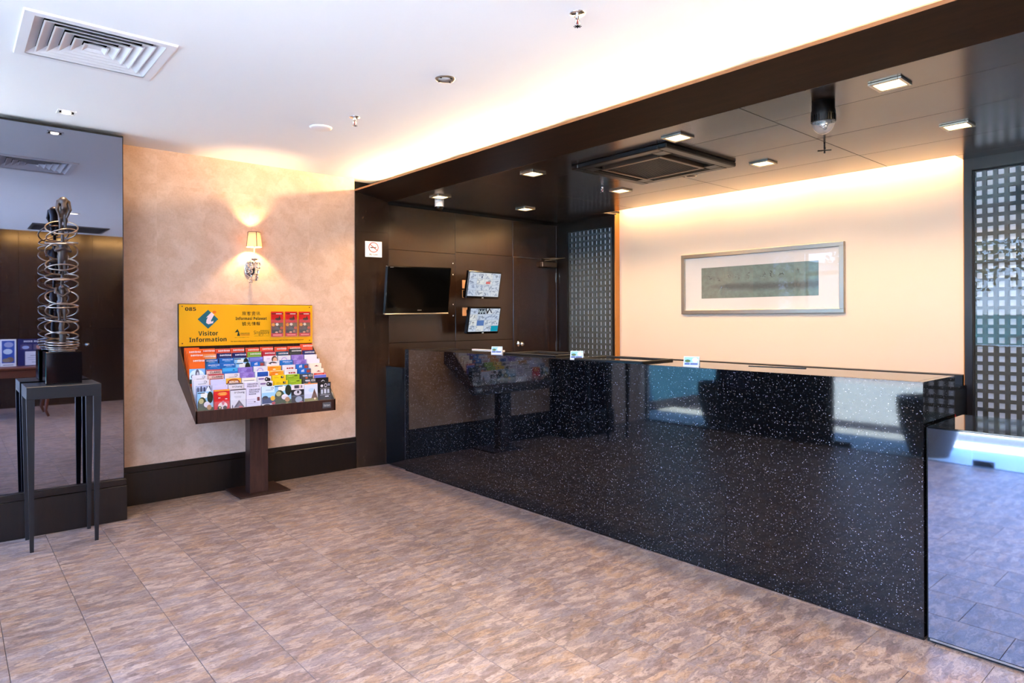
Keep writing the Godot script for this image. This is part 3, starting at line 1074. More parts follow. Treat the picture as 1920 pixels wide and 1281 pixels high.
func sprinkler(at: Vector3, m: Material, label: String, flange := true) -> void:
	var t := thing("sprinkler", label, "sprinkler", at)
	var st := mb(true)
	if flange:
		lathe(st, [Vector2(0.0, -0.004), Vector2(0.034, -0.004), Vector2(0.036, 0.0), Vector2(0.0, 0.0)], Vector3.ZERO, 20)
		obj("flange", st, m, t)
	st = mb(true)
	lathe(st, [Vector2(0.0, -0.03), Vector2(0.006, -0.03), Vector2(0.011, -0.012), Vector2(0.011, -0.003), Vector2(0.0, -0.003)], Vector3.ZERO, 12)
	for s in [-1, 1]:
		tube(st, PackedVector3Array([Vector3(0.009 * s, -0.012, 0), Vector3(0.013 * s, -0.03, 0), Vector3(0.004 * s, -0.055, 0)]), 0.0028)
	obj("head", st, m, t)
	st = mb(true)
	tube(st, PackedVector3Array([Vector3(0, -0.03, 0), Vector3(0, -0.052, 0)]), 0.0025)
	obj("bulb", st, M.red_ink, t)
	st = mb()
	for k in 8:
		tbox(st, Transform3D(Basis(Vector3.UP, TAU * k / 8), Vector3(0, -0.057, 0)) * Transform3D(Basis(), Vector3(0.009, 0, 0)), Vector3(0.018, 0.002, 0.006))
	obj("deflector", st, m, t)

func build_fixtures() -> void:
	var row := ["front", "back"]
	var which := ["nearest the right edge", "second from the right", "third from the right", "nearest the screens wall"]
	var zs := [-1.2, -2.43, -3.78, -5.06]
	for k in 4:
		for j in 2:
			square_lamp(Vector3(3.50 if j == 0 else 4.575, YS, zs[k]), "lit square downlight in the dark ceiling, %s row, %s" % [row[j], which[k]])

	# cassette air conditioner
	var t := thing("ceiling_air_conditioner", "black square cassette air conditioner in the dark panelled ceiling", "air conditioner", Vector3(3.975, YS, -2.98))
	var h := 0.43
	var st := mb()
	for q in [[-h, -h, h, -0.36], [-h, 0.36, h, h], [-h, -0.36, -0.36, 0.36], [0.36, -0.36, h, 0.36]]:
		cbox(st, Vector3(q[0], -0.034, q[1]), Vector3(q[2], 0.0, q[3]), 0.006)
	for s in [-1, 1]:
		for u in [-1, 1]:
			cbox(st, Vector3(s * 0.31 - 0.05, -0.034, u * 0.31 - 0.05), Vector3(s * 0.31 + 0.05, -0.004, u * 0.31 + 0.05), 0.004)
	obj("fascia", st, M.black, t)
	obj("body", box(Vector3(-0.36, -0.010, -0.36), Vector3(0.36, 0.0, 0.36)), M.matt_black, t)
	for k in 4:
		var v := obj("louvre", cboxed(Vector3(-0.25, -0.030, 0.325), Vector3(0.25, -0.024, 0.365), 0.002), M.matt_black, t)
		v.rotation.y = k * PI / 2
	st = mb()
	var a := 0.27
	for q in [[-a, -a, a, -a + 0.03], [-a, a - 0.03, a, a], [-a, -a + 0.03, -a + 0.03, a - 0.03], [a - 0.03, -a + 0.03, a, a - 0.03]]:
		cbox(st, Vector3(q[0], -0.042, q[1]), Vector3(q[2], -0.01, q[3]), 0.003)
	obj("intake_frame", st, M.bronze, t)
	st = mb()
	for k in 24:
		var x := -a + 0.03 + (k + 0.5) * (2 * a - 0.06) / 24
		bx(st, Vector3(x - 0.003, -0.036, -a + 0.03), Vector3(x + 0.003, -0.028, a - 0.03))
	obj("intake_grille", st, M.black, t)

	t = thing("ceiling_badge", "small oval badge on the dark ceiling beside the air conditioner", "badge", Vector3(4.545, YS, -3.03))
	st = mb(true)
	lathe(st, [Vector2(0.0, -0.006), Vector2(0.048, -0.006), Vector2(0.052, 0.0), Vector2(0.0, 0.0)], Vector3.ZERO, 24)
	obj("plate", st, M.frame_silver, t)
	st = mb(true)
	lathe(st, [Vector2(0.0, -0.0075), Vector2(0.036, -0.0075), Vector2(0.036, -0.005), Vector2(0.0, -0.005)], Vector3.ZERO, 24)
	obj("face", st, M.black, t)

	# cameras
	t = thing("dome_camera", "black dome camera with ribbed collar under the dark ceiling", "camera", Vector3(3.53, YS, -1.535))
	st = mb(true)
	lathe(st, [Vector2(0.0, 0.0), Vector2(0.057, 0.0), Vector2(0.057, -0.045), Vector2(0.060, -0.05), Vector2(0.060, -0.075)], Vector3.ZERO, 28)
	obj("housing", st, M.black, t)
	st = mb()
	for k in 30:
		tbox(st, Transform3D(Basis(Vector3.UP, TAU * k / 30), Vector3(0, -0.089, 0)) * Transform3D(Basis(), Vector3(0.0575, 0, 0)), Vector3(0.008, 0.036, 0.006))
	lathe(st, [Vector2(0.056, -0.07), Vector2(0.056, -0.108), Vector2(0.052, -0.110)], Vector3.ZERO, 28)
	obj("collar", st, M.black, t)
	st = mb(true)
	var prof := []
	for k in 11:
		var g := PI * 0.5 * k / 10
		prof.append(Vector2(0.056 * cos(g), -0.110 - 0.062 * sin(g)))
	prof.reverse()
	lathe(st, prof, Vector3.ZERO, 28)
	obj("dome", st, M.dome_glass, t)
	st = mb(true)
	ball(st, Vector3(-0.008, -0.125, 0.006), Vector3(0.024, 0.022, 0.024), 8)
	tube(st, PackedVector3Array([Vector3(-0.008, -0.125, 0.006), Vector3(-0.026, -0.147, 0.02)]), 0.012)
	obj("lens", st, M.steel, t)

	t = thing("dome_camera", "small white dome camera hanging under the dark ceiling near the screens", "camera", Vector3(3.585, YS, -5.20))
	st = mb(true)
	lathe(st, [Vector2(0.0, -0.07), Vector2(0.043, -0.07), Vector2(0.044, 0.0), Vector2(0.0, 0.0)], Vector3.ZERO, 24)
	obj("housing", st, M.white_plastic, t)
	st = mb(true)
	prof = []
	for k in 9:
		var g := PI * 0.5 * k / 8
		prof.append(Vector2(0.04 * cos(g), -0.07 - 0.042 * sin(g)))
	prof.reverse()
	lathe(st, prof, Vector3.ZERO, 24)
	obj("dome", st, M.screen_black, t)

	sprinkler(Vector3(2.05, YC, -3.955), M.chrome, "chrome sprinkler in the white ceiling near the round smoke detector")
	sprinkler(Vector3(2.10, YC, -1.975), M.chrome, "chrome sprinkler in the white ceiling nearest the camera, at the top of the photo")
	sprinkler(Vector3(4.30, YS, -3.76), M.chrome, "chrome sprinkler in the dark ceiling between air conditioner and lattice panel", false)
	# black four-armed sprinkler head
	t = thing("sprinkler", "black cross-shaped sprinkler in the dark ceiling below the black dome camera", "sprinkler", Vector3(4.385, YS, -1.9))
	st = mb(true)
	tube(st, PackedVector3Array([Vector3(0, 0, 0), Vector3(0, -0.065, 0)]), 0.006)
	obj("pipe", st, M.black, t)
	st = mb(true)
	tube(st, PackedVector3Array([Vector3(-0.036, -0.04, 0.02), Vector3(0.036, -0.04, -0.02)]), 0.005)
	tube(st, PackedVector3Array([Vector3(-0.02, -0.045, -0.036), Vector3(0.02, -0.045, 0.036)]), 0.004)
	obj("arm", st, M.black, t)

	t = thing("smoke_detector", "flat round white smoke detector in the white ceiling", "smoke detector", Vector3(1.98, YC, -4.32))
	st = mb(true)
	lathe(st, [Vector2(0.0, -0.012), Vector2(0.062, -0.012), Vector2(0.074, -0.008), Vector2(0.078, 0.0), Vector2(0.0, 0.0)], Vector3.ZERO, 32)
	obj("cover", st, M.white_plastic, t)
	t = thing("recessed_light", "round unlit recessed light with chrome rim in the white ceiling", "ceiling light", Vector3(2.11, YC, -2.997))
	st = mb(true)
	lathe(st, [Vector2(0.040, -0.002), Vector2(0.044, -0.007), Vector2(0.054, -0.005), Vector2(0.057, 0.0)], Vector3.ZERO, 32)
	obj("rim", st, M.frame_silver, t)
	st = mb(true)
	lathe(st, [Vector2(0.0, -0.0015), Vector2(0.041, -0.0015), Vector2(0.041, 0.0), Vector2(0.0, 0.0)], Vector3.ZERO, 24)
	obj("lens", st, M.white, t)
	for g in [0.3, 1.9, 3.5, 5.0]:
		st = mb()
		tbox(st, Transform3D(Basis(Vector3.UP, g), Vector3(0, -0.006, 0)) * Transform3D(Basis(), Vector3(0.043, 0, 0)), Vector3(0.010, 0.006, 0.008))
		obj("clip", st, M.black, t)
	t = thing("spotlight", "small lit recessed spotlight in the white ceiling before the mirror", "ceiling light", Vector3(0.585, YC, -5.055))
	st = mb()
	for q in [[-0.05, -0.05, 0.05, -0.036], [-0.05, 0.036, 0.05, 0.05], [-0.05, -0.036, -0.04, 0.036], [0.04, -0.036, 0.05, 0.036]]:
		bx(st, Vector3(q[0], -0.005, q[1]), Vector3(q[2], 0.0, q[3]))
	obj("frame", st, M.white, t)
	obj("reflector", box(Vector3(-0.04, -0.002, -0.036), Vector3(0.04, -0.001, 0.036)), M.steel, t)
	st = mb(true)
	lathe(st, [Vector2(0.0, -0.012), Vector2(0.022, -0.010), Vector2(0.026, -0.002), Vector2(0.0, -0.002)], Vector3.ZERO, 20)
	obj("lamp", st, M.small_lamp, t)
	for s in [-1, 1]:
		obj("pivot", box(Vector3(s * 0.034 - 0.006, -0.007, -0.008), Vector3(s * 0.034 + 0.006, -0.002, 0.008)), M.black, t)
	spot(Vector3(0.585, YC - 0.016, -5.055), Vector3.DOWN, Color(1.0, 0.86, 0.68), E_SPOT, 40.0, 0.04)

	diffuser(Vector3(0.555, YC, -3.775), "square white four-way air diffuser in the white ceiling, nearest the mirror")
	# further along the ceiling, seen in the mirror
	for q in [[1.2, -0.9, "round white lamp in the white ceiling beside the camera, nearer the counter"], [0.2, 0.62, "round white lamp in the white ceiling behind the camera"], [-0.2, -1.6, "round white lamp in the white ceiling by the glass front"], [2.4, 0.4, "round white lamp in the white ceiling behind the camera, nearer the counter"]]:
		t = thing("downlight", q[2], "ceiling light", Vector3(q[0], YC, q[1]), 0.0, "round lamps in the white ceiling")
		st = mb(true)
		lathe(st, [Vector2(0.055, -0.003), Vector2(0.060, -0.008), Vector2(0.075, -0.006), Vector2(0.078, 0.0)], Vector3.ZERO, 28)
		obj("rim", st, M.white, t)
		st = mb(true)
		lathe(st, [Vector2(0.0, -0.004), Vector2(0.057, -0.004), Vector2(0.057, 0.0), Vector2(0.0, 0.0)], Vector3.ZERO, 24)
		obj("lens", st, M.small_lamp, t)
		spot(Vector3(q[0], YC - 0.012, q[1]), Vector3.DOWN, Color(1.0, 0.93, 0.86), E_ROOM, 70.0, 0.1)
	t = thing("air_grille", "dark slotted air grille in the white ceiling near the rear wall", "air vent", Vector3(1.35, YC, 0.75))
	st = mb()
	for q in [[-0.46, -0.36, 0.46, -0.33], [-0.46, 0.33, 0.46, 0.36], [-0.46, -0.33, -0.43, 0.33], [0.43, -0.33, 0.46, 0.33]]:
		bx(st, Vector3(q[0], -0.012, q[1]), Vector3(q[2], 0, q[3]))
	obj("frame", st, M.alu, t)
	obj("throat", box(Vector3(-0.43, -0.003, -0.33), Vector3(0.43, -0.001, 0.33)), M.matt_black, t)
	for k in 9:
		obj("slat", box(Vector3(-0.43, -0.011, -0.30 + k * 0.07), Vector3(0.43, -0.004, -0.285 + k * 0.07)), M.alu, t)

	# light coves: tubes on the fascia, in the back slot and in the rear slot
	for k in 6:
		var z := -5.0 + k * 1.3
		t = thing("cove_tube", "warm fluorescent tube lying on the fascia beam, %s from the brochure wall" % ["first", "second", "third", "fourth", "fifth", "sixth"][k], "lamp", Vector3(3.13, 2.668, z), 0.0, "cove tubes")
		st = mb(true)
		tube(st, PackedVector3Array([Vector3(0, 0.018, -0.56), Vector3(0, 0.018, 0.56)]), 0.013, -1, 10)
		obj("tube", st, M.tube_glow, t)
		obj("batten", box(Vector3(-0.025, -0.02, -0.58), Vector3(0.025, 0.004, 0.58)), M.white, t)
		area(Vector3(3.118, 2.702, z), Vector3(-0.75, 0.66, 0), Vector3(0, 0, 1), Vector2(0.03, 1.12), Color(1.0, 0.85, 0.64), E_COVE)
	for k in 3:
		var z := -4.15 + k * 1.1
		t = thing("cove_tube", "warm fluorescent tube in the slot above the beige wall, %s from the screens wall" % ["first", "second", "third"][k], "lamp", Vector3(5.60, 2.69, z), 0.0, "slot tubes")
		st = mb(true)
		tube(st, PackedVector3Array([Vector3(0, 0, -0.52), Vector3(0, 0, 0.52)]), 0.013, -1, 10)
		obj("tube", st, M.tube_glow, t)
		obj("bracket", box(Vector3(-0.03, -0.012, -0.54), Vector3(-0.016, 0.03, 0.54)), M.white, t)
		area(Vector3(5.612, 2.672, z), Vector3(0.55, -0.83, 0), Vector3(0, 0, 1), Vector2(0.03, 1.04), Color(1.0, 0.84, 0.60), E_SLOT)
	for k in 4:
		var x := 0.0 + k * 1.3
		t = thing("cove_tube", "warm fluorescent tube in the rear ceiling slot, %s from the glass front" % ["first", "second", "third", "fourth"][k], "lamp", Vector3(x, 2.885, 1.47), 0.0, "rear cove tubes")
		st = mb(true)
		tube(st, PackedVector3Array([Vector3(-0.56, 0, 0), Vector3(0.56, 0, 0)]), 0.013, -1, 10)
		obj("tube", st, M.tube_glow, t)
		obj("batten", box(Vector3(-0.58, -0.015, -0.045), Vector3(0.58, 0.02, -0.018)), M.white, t)
		area(Vector3(x, 2.88, 1.492), Vector3(0, -0.15, 1), Vector3(1, 0, 0), Vector2(0.03, 1.12), Color(1.0, 0.74, 0.40), E_REAR)

func diffuser(at: Vector3, label: String) -> void:
	var t := thing("air_diffuser", label, "air vent", at)
	var st := mb()
	var o := 0.305
	var n := 0.262
	var f := func(h: float, y: float) -> Array: return [Vector3(-h, y, h), Vector3(h, y, h), Vector3(h, y, -h), Vector3(-h, y, -h)]
	var ring := func(s: SurfaceTool, h0: float, y0: float, h1: float, y1: float) -> void:
		var p: Array = f.call(h0, y0)
		var q: Array = f.call(h1, y1)
		for k in 4:
			var i := (k + 1) % 4
			quad(s, p[k], q[k], q[i], p[i])
			quad(s, p[k] + Vector3(0, 0.003, 0), p[i] + Vector3(0, 0.003, 0), q[i] + Vector3(0, 0.003, 0), q[k] + Vector3(0, 0.003, 0))
	ring.call(st, o, 0.001, o - 0.004, -0.010)
	ring.call(st, o - 0.004, -0.010, n, -0.010)
	obj("frame", st, M.white_plastic, t)
	for k in 6:
		var h: float = 0.262 - k * 0.043
		st = mb()
		ring.call(st, h - 0.040, 0.018, h, -0.007)
		ring.call(st, h, -0.007, h + 0.006, -0.007)
		obj("louvre", st, M.white_plastic, t)
	obj("centre_plate", box(Vector3(-0.03, 0.004, -0.03), Vector3(0.03, 0.008, 0.03)), M.white_plastic, t)
	st = mb()
	bx(st, Vector3(-0.30, 0.12, -0.30), Vector3(0.30, 0.13, 0.30))
	for q in [[-0.295, -0.295, 0.295, -0.287], [-0.295, 0.287, 0.295, 0.295], [-0.295, -0.29, -0.287, 0.29], [0.287, -0.29, 0.295, 0.29]]:
		bx(st, Vector3(q[0], 0.0, q[1]), Vector3(q[2], 0.125, q[3]))
	obj("duct", st, M.matt_black, t)

# ------------------------------------------------------------------ things on the walls
func screen(label: String, at: Vector3, rot: Vector3, w: float, h: float, pic: Material) -> void:
	var t := thing("monitor", label, "monitor", at, 0.0, "camera monitors on the dark wall")
	t.rotation = rot
	obj("casing", cboxed(Vector3(-w * 0.5, -h * 0.5 - 0.012, -0.045), Vector3(w * 0.5, h * 0.5, 0.0), 0.004), M.bezel, t)
	var st := mb()
	var b := 0.013
	quad_uv(st, Vector3(-w * 0.5 + b, -h * 0.5 + 0.012, 0.0008), Vector3(w * 0.5 - b, -h * 0.5 + 0.012, 0.0008), Vector3(w * 0.5 - b, h * 0.5 - b, 0.0008), Vector3(-w * 0.5 + b, h * 0.5 - b, 0.0008))
	obj("screen", st, pic, t)
	obj("logo", box(Vector3(-0.012, -h * 0.5 - 0.006, 0.0), Vector3(0.012, -h * 0.5 + 0.001, 0.0008)), M.white_ink, t)
	st = mb()
	cbox(st, Vector3(-0.03, -0.08, -0.285), Vector3(0.03, 0.05, -0.045), 0.004)
	obj("mount", st, M.black, t)

func build_wall_things() -> void:
	# television
	var t := thing("television", "wide black flat television switched off on the dark wall", "television", Vector3(3.513, 1.7075, -5.45))
	t.rotation = Vector3(0.178, -0.114, 0.0134)
	var w := 0.692
	var h := 0.458
	obj("casing", cboxed(Vector3(-w * 0.5, -h * 0.5, -0.05), Vector3(w * 0.5, h * 0.5, 0.0), 0.006), M.bezel, t)
	obj("screen", box(Vector3(-w * 0.5 + 0.016, -h * 0.5 + 0.055, 0.0), Vector3(w * 0.5 - 0.016, h * 0.5 - 0.016, 0.001)), M.screen_black, t)
	obj("silver_trim", cboxed(Vector3(-w * 0.5, -h * 0.5 - 0.012, -0.045), Vector3(w * 0.5, -h * 0.5 - 0.001, 0.004), 0.003), M.frame_silver, t)
	obj("logo", box(Vector3(-0.005, -h * 0.5 + 0.026, 0.0), Vector3(0.04, -h * 0.5 + 0.034, 0.0012)), M.frame_silver, t)
	obj("logo", box(Vector3(-w * 0.5 + 0.028, h * 0.5 - 0.012, 0.0), Vector3(-w * 0.5 + 0.062, h * 0.5 - 0.006, 0.0012)), M.frame_silver, t)
	obj("bracket", box(Vector3(-0.12, -0.15, -0.16), Vector3(0.12, 0.02, -0.05)), M.black, t)

	var sc := []
	for k in 2:
		var m := mat("camera_feed%d" % k, Color(0.02, 0.02, 0.02), 0.2)
		m.emission_enabled = true
		m.emission_texture = camera_grid(201 + k * 7, k)
		m.emission_operator = BaseMaterial3D.EMISSION_OP_MULTIPLY
		m.emission = Color(1, 1, 1)
		m.emission_energy_multiplier = 0.5
		sc.append(m)
	screen("upper camera monitor showing a grid of sixteen pale views", Vector3(4.277, 1.7825, -5.38), Vector3(0.2015, -0.011, -0.0106), 0.439, 0.275, sc[0])
	screen("lower camera monitor showing a grid of views with one teal square", Vector3(4.2766, 1.4105, -5.38), Vector3(0.216, 0.012, 0.003), 0.426, 0.273, sc[1])
	for k in 2:
		var y := 1.795 if k == 0 else 1.50
		t = thing("wall_socket", ["pale square wall socket beside the upper camera monitor", "pale square wall socket beside the lower camera monitor"][k], "socket", Vector3(4.225, y, ZT), 0.0, "sockets beside the monitors")
		obj("plate", cboxed(Vector3(-0.045, -0.045, 0.0), Vector3(0.045, 0.045, 0.008), 0.002), M.socket, t)
		obj("plug", cboxed(Vector3(0.0, -0.02, 0.008), Vector3(0.035, 0.022, 0.045), 0.006), M.black, t)
	t = thing("wall_socket", "black square socket frame below the upper pale socket", "socket", Vector3(4.22, 1.693, ZT))
	var st := mb()
	for q in [[-0.04, -0.042, 0.04, -0.037], [-0.04, 0.037, 0.04, 0.042], [-0.04, -0.042, -0.035, 0.042], [0.035, -0.042, 0.04, 0.042]]:
		bx(st, Vector3(q[0], q[1], 0), Vector3(q[2], q[3], 0.006))
	obj("rim", st, M.socket, t)
	obj("plate", box(Vector3(-0.036, -0.038, 0), Vector3(0.036, 0.038, 0.004)), M.black, t)

	# no smoking sign
	t = thing("no_smoking_sign", "white no smoking sign on the dark pillar", "sign", Vector3(3.13, 2.103, -5.662), -0.18)
	obj("plate", cboxed(Vector3(-0.084, -0.076, 0), Vector3(0.084, 0.076, 0.003), 0.001), M.white_ink, t)
	st = mb()
	for k in 28:
		var a := TAU * k / 28
		var b := TAU * (k + 1) / 28
		var c := Vector3(0, 0.018, 0.0034)
		quad(st, c + Vector3(cos(a), sin(a), 0) * 0.043, c + Vector3(cos(a), sin(a), 0) * 0.050, c + Vector3(cos(b), sin(b), 0) * 0.050, c + Vector3(cos(b), sin(b), 0) * 0.043)
	tbox(st, Transform3D(Basis(Vector3(0, 0, 1), -PI * 0.21), Vector3(0, 0.018, 0.0044)), Vector3(0.09, 0.007, 0.0006))
	obj("prohibition_ring", st, M.red_ink, t)
	st = mb()
	bx(st, Vector3(-0.032, 0.012, 0.003), Vector3(0.026, 0.021, 0.0037))
	tube(st, PackedVector3Array([Vector3(0.02, 0.025, 0.0035), Vector3(0.03, 0.034, 0.0035), Vector3(0.018, 0.042, 0.0035), Vector3(0.026, 0.05, 0.0035)]), 0.0012, -1, 4)
	obj("cigarette", st, M.ink, t)
	words(t, "By Law", Vector3(0, -0.054, 0.0034), 0.085, 0.022, M.ink, serif)

	# framed picture on the beige wall
	t = thing("framed_picture", "long silver framed picture of a grey green brush landscape on the beige wall", "picture", Vector3(XB, 1.763, -3.10), -PI / 2)
	var fw := 0.80
	var fh := 0.301
	st = mb()
	for q in [[-fw, fh - 0.04, fw, fh], [-fw, -fh, fw, -fh + 0.04], [-fw, -fh + 0.03, -fw + 0.04, fh - 0.03], [fw - 0.04, -fh + 0.03, fw, fh - 0.03]]:
		cbox(st, Vector3(q[0], q[1], 0.0), Vector3(q[2], q[3], 0.035), 0.003)
	obj("frame", st, M.frame_silver, t)
	obj("mount", box(Vector3(-fw + 0.04, -fh + 0.04, 0.0), Vector3(fw - 0.04, fh - 0.04, 0.012)), M.mount, t)
	st = mb()
	quad_uv(st, Vector3(-0.574, -0.148, 0.0135), Vector3(0.582, -0.148, 0.0135), Vector3(0.582, 0.155, 0.0135), Vector3(-0.574, 0.155, 0.0135))
	var m := mat("art", Color(1, 1, 1), 0.7)
	m.albedo_texture = art_texture()
	obj("artwork", st, m, t)
	obj("glass", box(Vector3(-fw + 0.04, -fh + 0.04, 0.020), Vector3(fw - 0.04, fh - 0.04, 0.022)), M.grille_glass, t)

	# wall lamp
	t = thing("wall_lamp", "lit wall lamp with banded shade and glass drops on the wallpaper", "wall lamp", Vector3(1.97, 0, ZI))
	st = mb(true)
	lathe(st, [Vector2(0.063, 2.04), Vector2(0.049, 2.165), Vector2(0.0475, 2.165), Vector2(0.0615, 2.04)], Vector3(0, 0, 0.10), 36)
	var shade := obj("shade", st, M.shade, t)
	st = mb()
	for k in 4:
		var a := PI / 2 + k * TAU / 4
		var d := Vector3(cos(a), 0, sin(a))
		tube(st, PackedVector3Array([Vector3(0, 2.04, 0.10) + d * 0.064, Vector3(0, 2.165, 0.10) + d * 0.050]), 0.0035, -1, 6)
	var rim := PackedVector3Array()
	for k in 24:
		rim.append(Vector3(0, 2.166, 0.10) + Vector3(cos(TAU * k / 24), 0, sin(TAU * k / 24)) * 0.049)
	tube(st, rim, 0.0025, -1, 6, true)
	obj("rib", st, M.bronze, shade)
	st = mb(true)
	ball(st, Vector3(0, 2.10, 0.10), Vector3(0.016, 0.03, 0.016), 10)
	obj("bulb", st, M.bulb, t)
	st = mb(true)
	lathe(st, [Vector2(0.0, 1.925), Vector2(0.010, 1.925), Vector2(0.034, 1.938), Vector2(0.034, 1.942), Vector2(0.008, 1.945), Vector2(0.007, 2.05), Vector2(0.0, 2.05)], Vector3(0, 0, 0.10), 20)
	tube(st, PackedVector3Array([Vector3(0, 1.86, 0.0), Vector3(0, 1.86, 0.05), Vector3(0, 1.88, 0.09), Vector3(0, 1.93, 0.10)]), 0.006)
	obj("stem", st, M.chrome, t)
	st = mb(true)
	ball(st, Vector3(0, 1.86, 0.006), Vector3(0.05, 0.075, 0.008), 14)
	obj("back_plate", st, M.chrome, t)
	for q in [[-0.034, 1.885, 0.10, 0.022, 0.030], [0.036, 1.885, 0.10, 0.022, 0.030], [0.0, 1.885, 0.135, 0.020, 0.028], [-0.028, 1.835, 0.085, 0.020, 0.026], [0.024, 1.83, 0.09, 0.018, 0.026], [0.012, 1.785, 0.085, 0.028, 0.034], [-0.014, 1.762, 0.06, 0.022, 0.028]]:
		st = mb()
		ball(st, Vector3(q[0], q[1], q[2]), Vector3(q[3], q[4], q[3]), 5)
		obj("glass_drop", st, M.crystal, t)
	omni(Vector3(1.97, 2.10, ZI + 0.10), Color(1.0, 0.82, 0.60), E_SCONCE, 0.015)

# ------------------------------------------------------------------ pedestal and sculpture
func build_pedestal() -> void:
	var t := thing("pedestal_table", "tall dark square table with tapered legs before the mirror", "table", Vector3(0.5585, 0, -5.12))
	var hx := 0.196
	var hz := 0.178
	obj("top", cboxed(Vector3(-hx, 0.94, -hz), Vector3(hx, 1.017, hz), 0.002), M.pedestal_lacquer, t)
	for sx in [-1, 1]:
		for sz in [-1, 1]:
			var st := mb()
			var p := []
			for q in [[0.0, 0.016, 0.036], [0.94, 0.0, 0.042]]:
				var o: float = q[1]
				var e: float = q[1] + (0.020 if q[0] == 0.0 else 0.042)
				for c in [[o, o], [e, o], [e, e], [o, e]]:
					p.append(Vector3(sx * (hx - c[0]), q[0], sz * (hz - c[1])))
			var mid := Vector3(sx * (hx - 0.022), 0.47, sz * (hz - 0.022))
			for k in 4:
				var i := (k + 1) % 4
				facing(st, [p[k], p[i], p[i + 4], p[k + 4]], mid)
			facing(st, [p[0], p[1], p[2], p[3]], mid)
			facing(st, [p[4], p[5], p[6], p[7]], mid)
			obj("leg", st, M.pedestal_lacquer, t)

	var s := thing("sculpture", "bronze sculpture of stacked rings with bending figures on a black block", "sculpture", Vector3(0.567, 1.017, -5.145))
	obj("block", cboxed(Vector3(-0.097, 0, -0.092), Vector3(0.097, 0.2055, 0.092), 0.002), M.polished_black, s)
	# rings: height over the block's foot, tilt towards the viewer, tilt sideways, radius
	for r in [[1.016, 0.59, 0.10, 0.0885], [0.968, -0.35, 0.25, 0.0860], [0.916, 0.15, 0.06, 0.0885], [0.860, -0.60, -0.03, 0.0885], [0.777, 0.50, 0.12, 0.0885], [0.742, -0.33, 0.03, 0.0885], [0.694, 0.27, 0.06, 0.0900], [0.648, -0.36, -0.03, 0.0885], [0.562, 0.58, 0.02, 0.0885], [0.503, 0.15, 0.03, 0.0890], [0.475, -0.54, 0.00, 0.0880], [0.413, 0.15, -0.06, 0.0890], [0.368, 0.50, 0.02, 0.0895], [0.309, -0.28, -0.05, 0.0885], [0.276, 0.14, 0.02, 0.0900], [0.258, 0.12, 0.00, 0.0920], [0.241, 0.10, 0.02, 0.0890], [0.224, 0.05, -0.01, 0.0810], [0.210, 0.00, 0.00, 0.0680]]:
		var pts := PackedVector3Array()
		var b := Basis(Vector3(1, 0, 0), r[1]) * Basis(Vector3(0, 0, 1), r[2])
		for k in 40:
			pts.append(Vector3(0, r[0], 0) + b * Vector3(cos(TAU * k / 40), 0, sin(TAU * k / 40)) * r[3])
		var st := mb(true)
		tube(st, pts, 0.0046, -1, 7, true)
		obj("ring", st, M.ring_metal, s)
	# figures: each one continuous surface
	obj_figure(s, Vector3(0.006, 1.006, 0.0), 1.15, "bow")
	obj_figure(s, Vector3(0.004, 0.712, 0.0), 1.2, "crouch")
	obj_figure(s, Vector3(0.0, 0.405, 0.0), 1.28, "fold")
	var st := mb(true)
	tube(st, PackedVector3Array([Vector3(0, 0.20, 0), Vector3(0.004, 0.30, 0.0), Vector3(-0.004, 0.36, 0), Vector3(0.002, 0.415, 0)]), 0.020, 0.014, 10)
	tube(st, PackedVector3Array([Vector3(0, 0.62, -0.004), Vector3(0.004, 0.73, 0)]), 0.010, 0.009, 8)
	tube(st, PackedVector3Array([Vector3(0.004, 0.89, -0.004), Vector3(0.006, 1.010, 0)]), 0.010, 0.009, 8)
	obj("core", st, M.statue_bronze, s)

